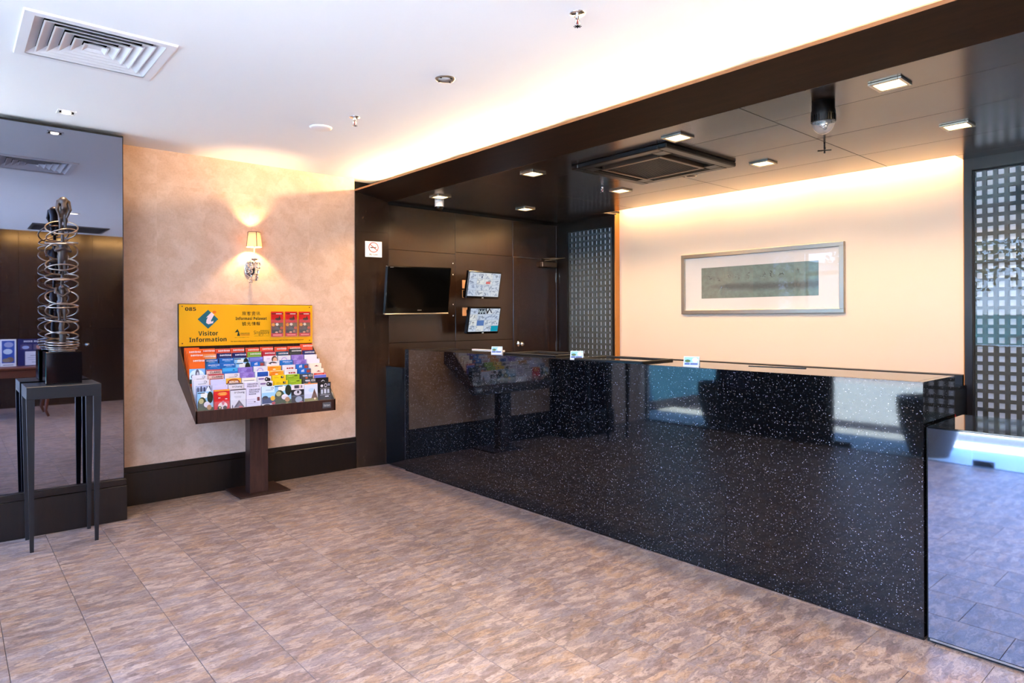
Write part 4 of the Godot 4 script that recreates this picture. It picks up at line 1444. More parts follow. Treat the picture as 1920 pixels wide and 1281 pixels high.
func obj_figure(parent: Node, at: Vector3, k: float, pose: String) -> void:
	var V := func(x: float, y: float, z: float) -> Vector3: return Vector3(x, y, z) * k
	var bones := []
	# legs, feet
	for s in [-1, 1]:
		bones.append([V.call(0.011 * s, 0.095, 0.0), V.call(0.012 * s, 0.05, 0.004), 0.0155, 0.0115])
		bones.append([V.call(0.012 * s, 0.05, 0.004), V.call(0.011 * s, 0.006, 0.0), 0.0112, 0.0072])
		bones.append([V.call(0.011 * s, 0.005, 0.0), V.call(0.013 * s, 0.004, 0.016), 0.006, 0.005])
	match pose:
		"bow":      # folded forward over its legs, arms hanging, back uppermost
			bones.append([V.call(0, 0.10, -0.004), V.call(0, 0.150, 0.008), 0.026, 0.031])
			bones.append([V.call(0, 0.150, 0.008), V.call(0, 0.156, 0.030), 0.031, 0.027])
			bones.append([V.call(0, 0.150, 0.040), V.call(0, 0.116, 0.050), 0.015, 0.016])
			for s in [-1, 1]:
				bones.append([V.call(0.023 * s, 0.152, 0.030), V.call(0.030 * s, 0.108, 0.034), 0.0125, 0.0095])
				bones.append([V.call(0.030 * s, 0.108, 0.034), V.call(0.017 * s, 0.066, 0.026), 0.0095, 0.0068])
		"crouch":   # kneeling figure with arms crossed on the head
			bones.append([V.call(0, 0.09, 0.0), V.call(0, 0.125, 0.006), 0.025, 0.027])
			bones.append([V.call(0, 0.125, 0.006), V.call(0, 0.152, 0.006), 0.028, 0.023])
			bones.append([V.call(0, 0.168, 0.010), V.call(0, 0.176, 0.014), 0.013, 0.012])
			for s in [-1, 1]:
				bones.append([V.call(0.022 * s, 0.150, 0.004), V.call(0.032 * s, 0.126, 0.022), 0.0115, 0.009])
				bones.append([V.call(0.032 * s, 0.126, 0.022), V.call(-0.006 * s, 0.140, 0.034), 0.0088, 0.0066])
		_:          # standing, head bowed on folded arms
			bones.append([V.call(0, 0.095, 0.0), V.call(0, 0.135, -0.002), 0.022, 0.024])
			bones.append([V.call(0, 0.135, -0.002), V.call(0, 0.165, 0.002), 0.026, 0.022])
			bones.append([V.call(0, 0.178, 0.016), V.call(0, 0.172, 0.026), 0.0125, 0.0125])
			for s in [-1, 1]:
				bones.append([V.call(0.024 * s, 0.165, 0.004), V.call(0.029 * s, 0.146, 0.026), 0.0115, 0.009])
				bones.append([V.call(0.029 * s, 0.146, 0.026), V.call(0.002 * s, 0.126, 0.036), 0.0088, 0.0066])
	mesh_node("figure", surface_nets(bones, 0.0034 * k, 0.006 * k), M.statue_bronze, parent, at)

# skin round tapered bones, joined with a smooth minimum and meshed as surface nets
func surface_nets(bones: Array, cell: float, soft: float) -> ArrayMesh:
	var lo := Vector3.ONE * 1e9
	var hi := -lo
	for b in bones:
		for e in 2:
			var r := Vector3.ONE * (maxf(b[2], b[3]) + cell * 2.5)
			lo = lo.min(b[e] - r)
			hi = hi.max(b[e] + r)
	var n := Vector3i(((hi - lo) / cell).ceil()) + Vector3i.ONE
	var val := PackedFloat32Array()
	val.resize(n.x * n.y * n.z)
	for z in n.z:
		for y in n.y:
			for x in n.x:
				var p := lo + Vector3(x, y, z) * cell
				var d := 1.0
				for b in bones:
					var a: Vector3 = b[0]
					var ab: Vector3 = b[1] - a
					var t := clampf((p - a).dot(ab) / ab.length_squared(), 0.0, 1.0)
					var e: float = p.distance_to(a + ab * t) - lerpf(b[2], b[3], t)
					var h := clampf(0.5 + 0.5 * (d - e) / soft, 0.0, 1.0)
					d = lerpf(d, e, h) - soft * h * (1.0 - h)
				val[(z * n.y + y) * n.x + x] = d
	var st := SurfaceTool.new()
	st.begin(Mesh.PRIMITIVE_TRIANGLES)
	var ids := {}
	var count := 0
	var at := func(x: int, y: int, z: int) -> int: return (z * n.y + y) * n.x + x
	for z in n.z - 1:
		for y in n.y - 1:
			for x in n.x - 1:
				var sum := Vector3()
				var hits := 0
				for e in [[0, 0, 0, 1, 0, 0], [0, 1, 0, 1, 1, 0], [0, 0, 1, 1, 0, 1], [0, 1, 1, 1, 1, 1], [0, 0, 0, 0, 1, 0], [1, 0, 0, 1, 1, 0], [0, 0, 1, 0, 1, 1], [1, 0, 1, 1, 1, 1], [0, 0, 0, 0, 0, 1], [1, 0, 0, 1, 0, 1], [0, 1, 0, 0, 1, 1], [1, 1, 0, 1, 1, 1]]:
					var a: float = val[at.call(x + e[0], y + e[1], z + e[2])]
					var b: float = val[at.call(x + e[3], y + e[4], z + e[5])]
					if (a < 0.0) != (b < 0.0):
						sum += Vector3(e[0], e[1], e[2]).lerp(Vector3(e[3], e[4], e[5]), a / (a - b))
						hits += 1
				if hits > 0:
					ids[Vector3i(x, y, z)] = count
					count += 1
					st.add_vertex(lo + (Vector3(x, y, z) + sum / hits) * cell)
	for z in range(1, n.z - 1):
		for y in range(1, n.y - 1):
			for x in range(1, n.x - 1):
				var a: float = val[at.call(x, y, z)]
				for ax in 3:
					var step := Vector3i.ZERO
					step[ax] = 1
					var b: float = val[at.call(x + step.x, y + step.y, z + step.z)]
					if (a < 0.0) == (b < 0.0):
						continue
					var u := Vector3i.ZERO
					var v := Vector3i.ZERO
					u[(ax + 1) % 3] = 1
					v[(ax + 2) % 3] = 1
					var c := Vector3i(x, y, z)
					var q := [ids[c - u - v], ids[c - v], ids[c], ids[c - u]]
					if a >= 0.0:
						q.reverse()
					for i in [0, 2, 1, 0, 3, 2]:
						st.add_index(q[i])
	st.generate_normals()
	return st.commit()

# ------------------------------------------------------------------ brochure stand
func strokes(st: SurfaceTool, text: String, at: Vector3, size: float) -> void:
	# pen strokes on a ten by ten grid
	for s in text.split(";"):
		var pts := []
		for p in s.strip_edges().split(" "):
			var c := p.split(",")
			pts.append(at + Vector3(float(c[0]) - 5.0, float(c[1]) - 5.0, 0) * size * 0.1)
		for k in pts.size() - 1:
			var a: Vector3 = pts[k]
			var b: Vector3 = pts[k + 1]
			var d := (b - a).normalized()
			var nrm := Vector3(-d.y, d.x, 0) * size * 0.045
			a -= d * size * 0.03
			b += d * size * 0.03
			quad(st, a - nrm, b - nrm, b + nrm, a + nrm)

func build_stand() -> void:
	var t := thing("brochure_stand", "dark wooden visitor information stand with a yellow sign and a sloping tray", "stand", Vector3(1.953, 0, -5.45))
	var ox := 1.953
	var oz := -5.45
	obj("base_plate", cboxed(Vector3(-0.204, 0, -0.252), Vector3(0.204, 0.012, 0.135), 0.002), M.stand_wood, t)
	obj("post", cboxed(Vector3(-0.102, 0.012, -0.045), Vector3(0.045, 0.80, 0.063), 0.002), M.stand_wood, t)
	for x in [-0.558, 0.546]:
		var st := mb()
		prism(st, PackedVector2Array([Vector2(-5.21 - oz, 0.648), Vector2(-5.21 - oz, 0.745), Vector2(-5.69 - oz, 1.207), Vector2(-5.69 - oz, 0.942)]), x, x + 0.012, 0)
		obj("side_panel", st, M.stand_wood, t)
	obj("front_lip", cboxed(Vector3(-0.558, 0.648, 0.228), Vector3(0.558, 0.742, 0.240), 0.0015), M.stand_wood, t)
	var st := mb()
	prism(st, PackedVector2Array([Vector2(-5.221 - oz, 0.652), Vector2(-5.221 - oz, 0.664), Vector2(-5.688 - oz, 0.957), Vector2(-5.688 - oz, 0.945)]), -0.546, 0.546, 0)
	obj("tray_floor", st, M.stand_wood, t)
	obj("back_board", cboxed(Vector3(-0.558, 0.942, -0.256), Vector3(0.562, 1.556, -0.242), 0.0015), M.stand_wood, t)
	var lp := obj("maker_plate", cboxed(Vector3(0.44, 0.672, 0.240), Vector3(0.515, 0.722, 0.242), 0.0006), M.alu, t)
	words(lp, "Visitors", Vector3(0.4775, 0.697, 0.2424), 0.06, 0.02, M.white_ink, plain)
	# acrylic pockets in front of every row
	for r in 9:
		var z := -5.25 - 0.0455 * r + 0.014 - oz
		var y := 0.664 + 0.627 * (-5.221 - (z + oz)) + 0.003
		obj("acrylic_pocket", box(Vector3(-0.544, y, z), Vector3(0.544, y + 0.125, z + 0.002)), M.acrylic, t)
	for c in 4:
		obj("screw", box(Vector3(-0.535 if c % 2 == 0 else 0.527, 1.232 if c < 2 else 1.53, -0.2265), Vector3(-0.527 if c % 2 == 0 else 0.535, 1.240 if c < 2 else 1.538, -0.2225)), M.steel, t)

	# the yellow sign with its print
	var s := obj("sign_board", cboxed(Vector3(-0.553, 1.212, -0.242), Vector3(0.560, 1.551, -0.226), 0.0015), M.yellow, t)
	var z := -0.2254
	words(s, "085", Vector3(1.485 - ox, 1.513, z), 0.082, 0.029, M.ink)
	st = mb()
	var c := Vector3(1.6175 - ox, 1.430, z)
	quad(st, c + Vector3(0, -0.078, 0), c + Vector3(0.080, 0, 0), c + Vector3(0, 0.078, 0), c + Vector3(-0.080, 0, 0))
	obj("diamond", st, M.teal_ink, s)
	st = mb()
	z += 0.0004
	var body := PackedVector2Array([Vector2(0.030, 0.052), Vector2(0.052, 0.032), Vector2(0.026, -0.016), Vector2(0.030, -0.026), Vector2(0.046, -0.018), Vector2(0.042, -0.038), Vector2(0.006, -0.047), Vector2(-0.011, -0.036), Vector2(-0.008, -0.012), Vector2(0.004, 0.012), Vector2(-0.012, 0.006), Vector2(0.008, 0.028)])
	prism(st, scaled(body, Vector2(c.x - 0.004, c.y + 0.006)), z, z + 0.0004, 2)
	obj("letter_stroke", st, M.pale_pink, s)
	st = mb()
	for k in 16:
		var a := TAU * k / 16
		var b := TAU * (k + 1) / 16
		var o := Vector3(1.667 - ox, 1.489, z + 0.0004)
		tri(st, o, o + Vector3(cos(a) * 0.0145, sin(a) * 0.011, 0), o + Vector3(cos(b) * 0.0145, sin(b) * 0.011, 0))
	obj("dot", st, M.orange_ink, s)
	words(s, "Visitor", Vector3(1.619 - ox, 1.3155, z), 0.152, 0.038, M.green_ink)
	words(s, "Information", Vector3(1.618 - ox, 1.2645, z), 0.288, 0.038, M.green_ink)
	words(s, "Informasi Pelawat", Vector3(1.967 - ox, 1.436, z), 0.262, 0.027, M.ink)
	st = mb()
	var g := 0.0335
	for k in 4:
		strokes(st, [
			"2,9.5 2.6,8.6; 0.4,7.8 4.4,7.8; 1.8,7.8 1.6,4 0.4,1; 1.7,5.6 3.8,5.6 3.6,1.2 2.8,1.2; 5.8,9.6 4.8,7.4; 5.4,8.4 9.6,8.4; 9,7 5.6,6 5.8,1.2 7,2.2; 6.8,5.4 9.6,0.8; 9.4,5.2 7.4,3.6",
			"5,9.8 5,8.8; 1,7 1,8.6 9,8.6 9,7; 4.4,7.8 1.6,5.4; 3.6,6.8 7.2,6.8 1.2,3.2; 3.4,6 8.8,3.2; 3,3 3,0.4 7,0.4 7,3 3,3",
			"1,9 2,8.2; 0.8,6 2.4,7.2; 4.2,9.6 3.4,7.6; 4,8.8 9,8.8 8.4,7.4; 6.2,8.4 3.4,5.4; 6.2,7.6 9.4,5.4; 2.6,1.6 2.6,4.8 7.6,4.8 7.6,1.6; 5,4 4.6,2 1,0.2; 5.8,1.6 9,0.2",
			"1.2,9.4 2.2,8.2; 0.4,6.4 2.2,6.4 2.2,1.4 3.4,2.6; 4,8.8 8,8.8 8,3 9.6,0.8 9.8,2.4; 5.8,8.4 5.8,0.4; 3.8,5 7.8,5"][k],
			Vector3(1.906 - ox + k * 0.0395, 1.478, z), g)
		strokes(st, [
			"1.4,9.4 0.4,7.2; 1,8.2 4.8,8.2; 1.8,7 0.6,5; 1.4,6.2 1.4,0.4; 1.4,6.2 4.8,6.2; 1.6,4.4 4.4,4.4; 1.6,2.6 4.4,2.6; 1.4,0.6 5,0.6; 3,6.2 3,0.6; 5.8,9 5.8,3.4 9,3.4 9,9 5.8,9; 5.8,7.2 9,7.2; 5.8,5.3 9,5.3; 6.6,3.4 5,0.4; 7.8,3.4 7.8,0.8 9.8,0.8 9.8,2",
			"5,9.8 5,5.6; 2,8.8 3.2,6.6; 8,8.8 6.8,6.6; 0.6,5.4 9.4,5.4; 3.8,5.4 3.4,2.4 1,0.4; 6.2,5.4 6.2,0.8 9.4,0.8 9.4,2.4",
			"2,9.6 2,0.4; 0.8,7.4 0.4,5.2; 3,7.8 3.6,6.4; 4.4,8.6 9.6,8.6; 4.8,7.2 9.2,7.2; 4,5.8 9.8,5.8; 7,9.6 7,5.8; 5.2,0.4 5.2,4.8 8.8,4.8 8.8,0.6 8,0.8; 5.2,3.4 8.8,3.4; 5.2,2 8.8,2",
			"2.6,9.8 2.6,6.4; 0.8,8.4 4.6,8.4; 0.2,6.6 5,6.6; 1.4,6 1.8,5; 3.8,6 3.4,5; 0.6,4.6 4.8,4.6; 0.4,2.8 5,2.8; 2.6,4.6 2.6,0.2; 6,0.2 6,9 9,9 8.8,6.4 7.8,6.6; 6,5.2 9,5.2 6.6,0.6; 6.8,4.2 9.6,0.6"][k],
			Vector3(1.906 - ox + k * 0.0395, 1.391, z), g)
	obj("characters", st, M.ink, s)
	words(s, "For more information on Singapore, call the 24-hour Touristline at 1800 736 2000 (Toll-free in Singapore)", Vector3(2.112 - ox, 1.2415, z), 0.63, 0.012, M.ink)
	words(s, "Singapore", Vector3(2.053 - ox, 1.309, z), 0.132, 0.042, M.ink, plain)
	words(s, "UNIQUELY", Vector3(2.081 - ox, 1.329, z), 0.078, 0.010, M.ink)
	words(s, "visitsingapore.com", Vector3(2.053 - ox, 1.2835, z), 0.13, 0.008, M.ink, plain)
	words(s, "SINGAPORE", Vector3(1.913 - ox, 1.3085, z), 0.078, 0.010, M.green_ink)
	words(s, "TOURISM BOARD", Vector3(1.913 - ox, 1.2955, z), 0.078, 0.009, M.red_ink)
	words(s, "www.visitsingapore.com", Vector3(1.888 - ox, 1.2745, z), 0.118, 0.007, M.ink, plain)
	st = mb()
	tri(st, Vector3(1.847 - ox, 1.288, z), Vector3(1.872 - ox, 1.288, z), Vector3(1.860 - ox, 1.335, z))
	tri(st, Vector3(1.828 - ox, 1.318, z), Vector3(1.860 - ox, 1.322, z), Vector3(1.852 - ox, 1.346, z))
	obj("palm_emblem", st, M.green_ink, s)

	# three red leaflets in holders on the sign
	for k in 3:
		var x: float = [2.184, 2.310, 2.434][k]
		t = thing("brochure", "red food leaflet in a clear holder on the yellow sign, %s of three" % ["left", "middle", "right"][k], "brochure", Vector3(x, 1.275, -5.655 + 0.0), 0.0, "red leaflets on the sign")
		var w := 0.104
		var b := obj("sheets", cboxed(Vector3(-w * 0.5, 0.0, -0.016), Vector3(w * 0.5, 0.22, -0.004), 0.0008), M.red_paper, t)
		st = mb()
		patch(st, [[0, -0.050, 0.030, 0.050, 0.122, Color(0.35, 0.20, 0.15)], [1, -0.05, 0.09, -0.02, 0.12, Color(0.9, 0.55, 0.15)], [1, -0.015, 0.095, 0.012, 0.120, Color(0.93, 0.87, 0.78)], [1, 0.012, 0.082, 0.046, 0.118, Color(0.42, 0.34, 0.18)], [1, 0.0, 0.07, 0.03, 0.094, Color(0.16, 0.12, 0.08)], [1, 0.022, 0.064, 0.05, 0.088, Color(0.8, 0.3, 0.12)], [2, -0.05, 0.032, 0.046, 0.096, Color(0.30, 0.28, 0.28)], [0, -0.05, 0.032, 0.02, 0.060, Color(0.16, 0.13, 0.13)], [1, 0.012, 0.036, 0.036, 0.056, Color(0.72, 0.45, 0.36)], [1, -0.02, 0.030, 0.006, 0.046, Color(0.85, 0.62, 0.5)], [1, -0.02, 0.142, 0.030, 0.166, Color(0.30, 0.20, 0.18)], [2, 0.006, 0.15, 0.032, 0.188, Color(0.27, 0.17, 0.16)], [0, -0.05, 0.196, 0.052, 0.205, Color(0.36, 0.05, 0.05)], [0, -0.038, 0.009, 0.038, 0.020, Color(0.95, 0.55, 0.52)]])
		obj("picture", st, M.print, t, Vector3(0, 0, -0.004))
		obj("title_bar", box(Vector3(-0.012, 0.197, -0.004), Vector3(0.038, 0.203, -0.0022)), M.white_ink, t)
		obj("holder", box(Vector3(-w * 0.5 - 0.006, -0.008, -0.001), Vector3(w * 0.5 + 0.006, 0.15, 0.001)), M.acrylic, t)
		t.rotation.y = -0.03 + 0.02 * k
	build_brochures()

func scaled(p: PackedVector2Array, off: Vector2) -> PackedVector2Array:
	var o := PackedVector2Array()
	for v in p:
		o.append(v + off)
	return o
# style: [background, description, patches (x in widths, depth from the top in metres), lettering]
func leaflet_styles() -> Dictionary:
	var W := Color(0.89, 0.87, 0.88)
	var K := Color(0.07, 0.07, 0.09)
	var S := {}
	var resort := func(c: Color) -> Array: return [[0, -0.44, 0.038, 0.40, 0.041, c.lightened(0.25)]]
	for q in [["orange", Color(0.96, 0.40, 0.07), "bright orange"], ["redorange", Color(0.91, 0.33, 0.20), "red orange"], ["peach", Color(0.97, 0.66, 0.40), "pale peach"], ["navy", Color(0.10, 0.13, 0.38), "navy blue"], ["green", Color(0.50, 0.66, 0.24), "leaf green"], ["crimson", Color(0.72, 0.12, 0.22), "crimson"], ["teal", Color(0.07, 0.27, 0.38), "dark teal"], ["charcoal", Color(0.20, 0.22, 0.22), "charcoal grey"]]:
		S[q[0]] = [q[1], q[2] + " leaflet with white lettering", resort.call(q[1]), [["sentosa", 0.08, 0.017, 0.78, 0.015, "white_ink"]]]
	S.penguin = [Color(0.96, 0.40, 0.07), "tall orange leaflet with a seabird photograph", [[0, -0.5, 0.085, 0.5, 0.2, Color(0.52, 0.74, 0.93)], [1, -0.55, 0.09, 0.45, 0.19, Color(0.86, 0.92, 0.97)], [1, -0.12, 0.088, 0.14, 0.16, Color(0.36, 0.37, 0.42)], [1, -0.05, 0.11, 0.10, 0.17, Color(0.8, 0.8, 0.82)], [1, -0.4, 0.13, -0.22, 0.16, Color(0.2, 0.2, 0.26)], [1, 0.24, 0.14, 0.4, 0.17, Color(0.3, 0.2, 0.3)], [0, -0.5, 0.165, 0.5, 0.2, Color(0.22, 0.27, 0.2)]], [["sentosa", 0.1, 0.022, 0.72, 0.016, "white_ink"]]]
	var wood := [[1, -0.3, 0.004, 0.2, 0.05, Color(0.93, 0.92, 0.87)], [0, -0.48, 0.006, -0.02, 0.012, K], [1, 0.12, -0.004, 0.5, 0.09, Color(0.12, 0.17, 0.11)]]
	S.garden = [Color(0.58, 0.78, 0.90), "sky blue leaflet with a dark tree and cloud", wood, []]
	S.nature = [Color(0.58, 0.78, 0.90), "leaflet with dark trees and garden photograph", wood + [[1, -0.5, 0.04, 0.1, 0.16, Color(0.22, 0.27, 0.17)], [1, -0.42, 0.05, -0.1, 0.09, Color(0.75, 0.72, 0.5)], [1, -0.1, 0.075, 0.3, 0.12, Color(0.9, 0.85, 0.87)], [0, -0.5, 0.12, 0.5, 0.155, Color(0.25, 0.31, 0.18)], [1, 0.1, 0.10, 0.4, 0.14, Color(0.72, 0.52, 0.32)], [0, -0.5, 0.152, 0.5, 0.2, Color(0.93, 0.86, 0.85)], [1, -0.15, 0.148, 0.05, 0.17, Color(0.45, 0.22, 0.42)], [1, 0.1, 0.146, 0.35, 0.175, Color(0.68, 0.66, 0.4)]], []]
	S.redfest = [Color(0.86, 0.10, 0.12), "red leaflet with orange banner and festive figures", [[0, -0.5, 0.0, 0.5, 0.012, Color(0.95, 0.62, 0.2)], [1, -0.28, 0.018, 0.36, 0.05, Color(0.96, 0.42, 0.14)], [0, -0.2, 0.024, 0.28, 0.029, Color(0.98, 0.78, 0.4)], [0, -0.14, 0.036, 0.24, 0.041, Color(0.98, 0.78, 0.4)], [1, -0.25, 0.095, 0.35, 0.15, Color(0.95, 0.86, 0.82)], [1, -0.02, 0.085, 0.16, 0.12, Color(0.85, 0.45, 0.5)], [1, -0.3, 0.125, -0.02, 0.155, Color(0.25, 0.13, 0.1)], [1, 0.06, 0.125, 0.32, 0.155, Color(0.2, 0.14, 0.13)], [1, -0.2, 0.13, -0.08, 0.145, Color(0.9, 0.85, 0.5)], [0, -0.24, 0.060, -0.1, 0.066, W], [0, 0.2, 0.07, 0.34, 0.076, W]], []]
	S.chang = [W, "white leaflet with grey pavilion drawing and dark edge", [[0, -0.5, -0.001, 0.5, 0.008, Color(0.24, 0.19, 0.22)], [2, -0.3, 0.142, 0.4, 0.085, Color(0.38, 0.32, 0.36)], [2, -0.18, 0.142, 0.36, 0.105, Color(0.5, 0.45, 0.48)], [1, 0.02, 0.132, 0.3, 0.16, Color(0.9, 0.42, 0.45)], [0, -0.26, 0.056, 0.2, 0.059, Color(0.6, 0.55, 0.58)], [0, -0.2, 0.066, 0.18, 0.068, Color(0.6, 0.55, 0.58)], [1, -0.42, 0.12, -0.34, 0.15, Color(0.4, 0.36, 0.4)]], [["D'Chang", 0.08, 0.028, 0.66, 0.017, "grey_ink"]]]
	S.museum = [Color(0.91, 0.88, 0.94), "pale lavender leaflet with dark museum lettering", [[0, 0.24, 0.075, 0.42, 0.105, Color(0.5, 0.14, 0.16)], [0, -0.42, 0.09, 0.1, 0.092, Color(0.68, 0.62, 0.7)], [0, -0.42, 0.106, 0.0, 0.108, Color(0.68, 0.62, 0.7)], [0, -0.42, 0.12, 0.3, 0.122, Color(0.68, 0.62, 0.7)], [1, 0.0, 0.105, 0.14, 0.115, Color(0.4, 0.33, 0.4)]], [["SINGAPORE", 0.08, 0.014, 0.76, 0.012, "grey_ink"], ["PHILATELIC", 0.04, 0.031, 0.70, 0.012, "grey_ink"], ["MUSEUM", -0.08, 0.048, 0.48, 0.012, "grey_ink"]]]
	var ringmark := [[3, 0.14, 0.007, 0.36, 0.024, K], [0, 0.10, 0.012, 0.24, 0.018, W], [0, -0.22, 0.028, 0.30, 0.031, Color(0.45, 0.47, 0.5)]]
	S.ring = [W, "white leaflet with a black crescent mark", ringmark, []]
	S.cablesea = [Color(0.86, 0.92, 0.97), "white and blue sea leaflet with a yellow disc", ringmark + [[0, -0.5, 0.05, 0.5, 0.10, Color(0.62, 0.80, 0.93)], [0, -0.5, 0.09, 0.5, 0.14, Color(0.13, 0.22, 0.40)], [1, -0.48, 0.075, -0.05, 0.105, Color(0.14, 0.17, 0.24)], [1, 0.12, 0.078, 0.46, 0.118, Color(0.96, 0.72, 0.06)], [0, -0.5, 0.138, 0.5, 0.2, W], [1, -0.4, 0.14, 0.1, 0.16, Color(0.12, 0.1, 0.14)], [1, 0.2, 0.125, 0.48, 0.15, Color(0.75, 0.3, 0.35)]], []]
	S.mono = [Color(0.93, 0.88, 0.90), "black and white leaflet with a misty figure", [[0, -0.25, 0.006, 0.12, 0.032, Color(0.28, 0.26, 0.3)], [0, 0.16, 0.004, 0.22, 0.034, Color(0.85, 0.6, 0.5)], [0, 0.28, 0.008, 0.36, 0.03, Color(0.35, 0.3, 0.34)], [0, -0.5, 0.042, 0.5, 0.2, Color(0.07, 0.07, 0.12)], [1, -0.3, 0.046, 0.3, 0.09, Color(0.83, 0.80, 0.83)], [1, -0.05, 0.05, 0.12, 0.075, Color(0.2, 0.18, 0.22)], [0, -0.5, 0.093, 0.5, 0.096, Color(0.3, 0.32, 0.5)], [1, -0.2, 0.098, 0.35, 0.15, Color(0.60, 0.66, 0.76)], [1, 0.1, 0.14, 0.45, 0.16, Color(0.6, 0.35, 0.5)]], []]
	S.pale = [Color(0.85, 0.87, 0.94), "pale blue leaflet with orange top and brown corner", [[0, -0.5, -0.001, 0.5, 0.008, Color(0.96, 0.58, 0.16)], [1, -0.2, 0.04, 0.25, 0.075, Color(0.74, 0.82, 0.92)], [2, 0.0, 0.13, 0.95, 0.045, Color(0.42, 0.28, 0.22)], [0, -0.5, 0.125, 0.5, 0.2, Color(0.55, 0.52, 0.30)], [1, 0.2, 0.122, 0.36, 0.14, Color(0.95, 0.85, 0.72)]], []]
	S.icons = [Color(0.05, 0.055, 0.09), "black leaflet with white cutlery icons", [[1, -0.36, 0.018, -0.14, 0.040, W], [3, -0.05, 0.010, 0.18, 0.042, W], [0, 0.22, 0.012, 0.42, 0.032, Color(0.5, 0.52, 0.62)], [0, -0.4, 0.050, 0.4, 0.052, W], [0, -0.34, 0.060, -0.16, 0.098, Color(0.7, 0.72, 0.78)], [0, -0.08, 0.058, 0.1, 0.096, Color(0.8, 0.8, 0.85)], [0, 0.18, 0.060, 0.36, 0.094, Color(0.7, 0.72, 0.78)], [0, -0.4, 0.106, 0.4, 0.108, W], [0, 0.0, 0.116, 0.3, 0.124, W]], []]
	S.skyline = [Color(0.70, 0.73, 0.84), "grey blue leaflet with a city skyline", [[0, -0.5, 0.02, 0.5, 0.2, Color(0.5, 0.54, 0.66)], [0, -0.4, 0.012, -0.34, 0.05, Color(0.14, 0.16, 0.26)], [0, -0.2, 0.006, -0.12, 0.05, Color(0.16, 0.18, 0.30)], [0, 0.0, 0.014, 0.1, 0.05, Color(0.2, 0.22, 0.34)], [0, 0.2, 0.008, 0.42, 0.05, Color(0.14, 0.15, 0.22)], [2, 0.12, 0.05, 0.48, 0.002, Color(0.9, 0.92, 0.94)]], []]
	S.lilac = [Color(0.83, 0.82, 0.93), "plain pale lilac leaflet", [[1, 0.34, 0.008, 0.40, 0.013, Color(0.72, 0.74, 0.4)]], []]
	S.horse = [W, "white leaflet with black animal and violet words", [[0, -0.42, 0.012, -0.02, 0.024, Color(0.50, 0.38, 0.58)], [1, 0.02, 0.006, 0.34, 0.04, K], [1, 0.2, 0.012, 0.46, 0.045, Color(0.14, 0.12, 0.14)], [1, 0.1, 0.016, 0.2, 0.026, W]], []]
	S.yellow = [Color(0.97, 0.80, 0.07), "yellow leaflet with a small dark picture", [[0, 0.14, 0.008, 0.34, 0.026, Color(0.24, 0.21, 0.16)], [1, 0.22, 0.010, 0.32, 0.02, Color(0.75, 0.7, 0.6)], [0, -0.34, 0.012, -0.12, 0.015, Color(0.78, 0.55, 0.05)], [0, -0.34, 0.02, 0.0, 0.023, Color(0.78, 0.55, 0.05)]], []]
	S.lime = [Color(0.60, 0.72, 0.15), "lime green leaflet", [[0, 0.1, 0.008, 0.34, 0.016, Color(0.28, 0.36, 0.08)], [0, -0.36, 0.016, -0.05, 0.019, Color(0.78, 0.84, 0.4)], [0, -0.36, 0.024, 0.05, 0.027, Color(0.4, 0.5, 0.1)]], []]
	S.slate = [Color(0.27, 0.28, 0.28), "slate grey leaflet with a white outlined box", [[0, -0.3, 0.010, 0.06, 0.018, Color(0.85, 0.85, 0.9)], [0, -0.26, 0.021, 0.1, 0.025, Color(0.65, 0.65, 0.72)], [0, 0.16, 0.008, 0.44, 0.022, W], [0, 0.19, 0.012, 0.41, 0.018, Color(0.27, 0.28, 0.28)], [1, -0.1, 0.028, 0.1, 0.04, Color(0.9, 0.35, 0.15)]], []]
	S.night = [Color(0.05, 0.05, 0.08), "black leaflet with a white peak", [[2, -0.12, 0.032, 0.22, 0.018, W], [2, -0.04, 0.034, 0.18, 0.024, Color(0.05, 0.05, 0.08)], [1, -0.4, 0.02, -0.2, 0.03, Color(0.2, 0.1, 0.22)]], []]
	S.walks = [Color(0.93, 0.70, 0.20), "orange leaflet with dark red arch", [[1, -0.42, 0.004, 0.42, 0.06, Color(0.55, 0.11, 0.07)], [1, -0.35, 0.010, 0.35, 0.06, Color(0.80, 0.50, 0.16)], [0, -0.5, 0.037, 0.5, 0.2, Color(0.28, 0.17, 0.16)]], [["WALKS", 0.0, 0.028, 0.62, 0.014, "white_ink"]]]
	S.cream = [Color(0.94, 0.90, 0.84), "cream leaflet with a thin dark line", [[1, -0.3, 0.002, 0.5, 0.018, Color(0.98, 0.93, 0.82)], [0, -0.38, 0.020, 0.36, 0.024, Color(0.35, 0.33, 0.36)], [0, -0.5, 0.027, 0.5, 0.2, Color(0.96, 0.95, 0.93)]], []]
	S.redblue = [Color(0.85, 0.20, 0.17), "red leaflet with a blue lower band", [[1, 0.36, 0.003, 0.46, 0.012, W], [0, -0.3, 0.006, 0.2, 0.009, Color(0.95, 0.6, 0.55)], [0, -0.5, 0.014, 0.5, 0.018, Color(0.92, 0.72, 0.78)], [0, -0.5, 0.018, 0.5, 0.2, Color(0.40, 0.45, 0.80)]], []]
	S.clarke = [Color(0.93, 0.76, 0.70), "pink leaflet with dark red bands", [[0, -0.5, -0.001, 0.5, 0.009, Color(0.70, 0.12, 0.22)], [0, -0.44, 0.034, 0.44, 0.040, Color(0.55, 0.10, 0.14)]], [["CLARKE", 0.06, 0.022, 0.70, 0.015, "ink"]]]
	S.purple = [Color(0.56, 0.45, 0.75), "purple patterned leaflet", [[1, -0.3, 0.006, 0.1, 0.03, Color(0.62, 0.52, 0.80)], [1, 0.05, 0.012, 0.4, 0.045, Color(0.50, 0.38, 0.70)], [1, -0.38, 0.028, -0.05, 0.06, Color(0.66, 0.57, 0.83)]], []]
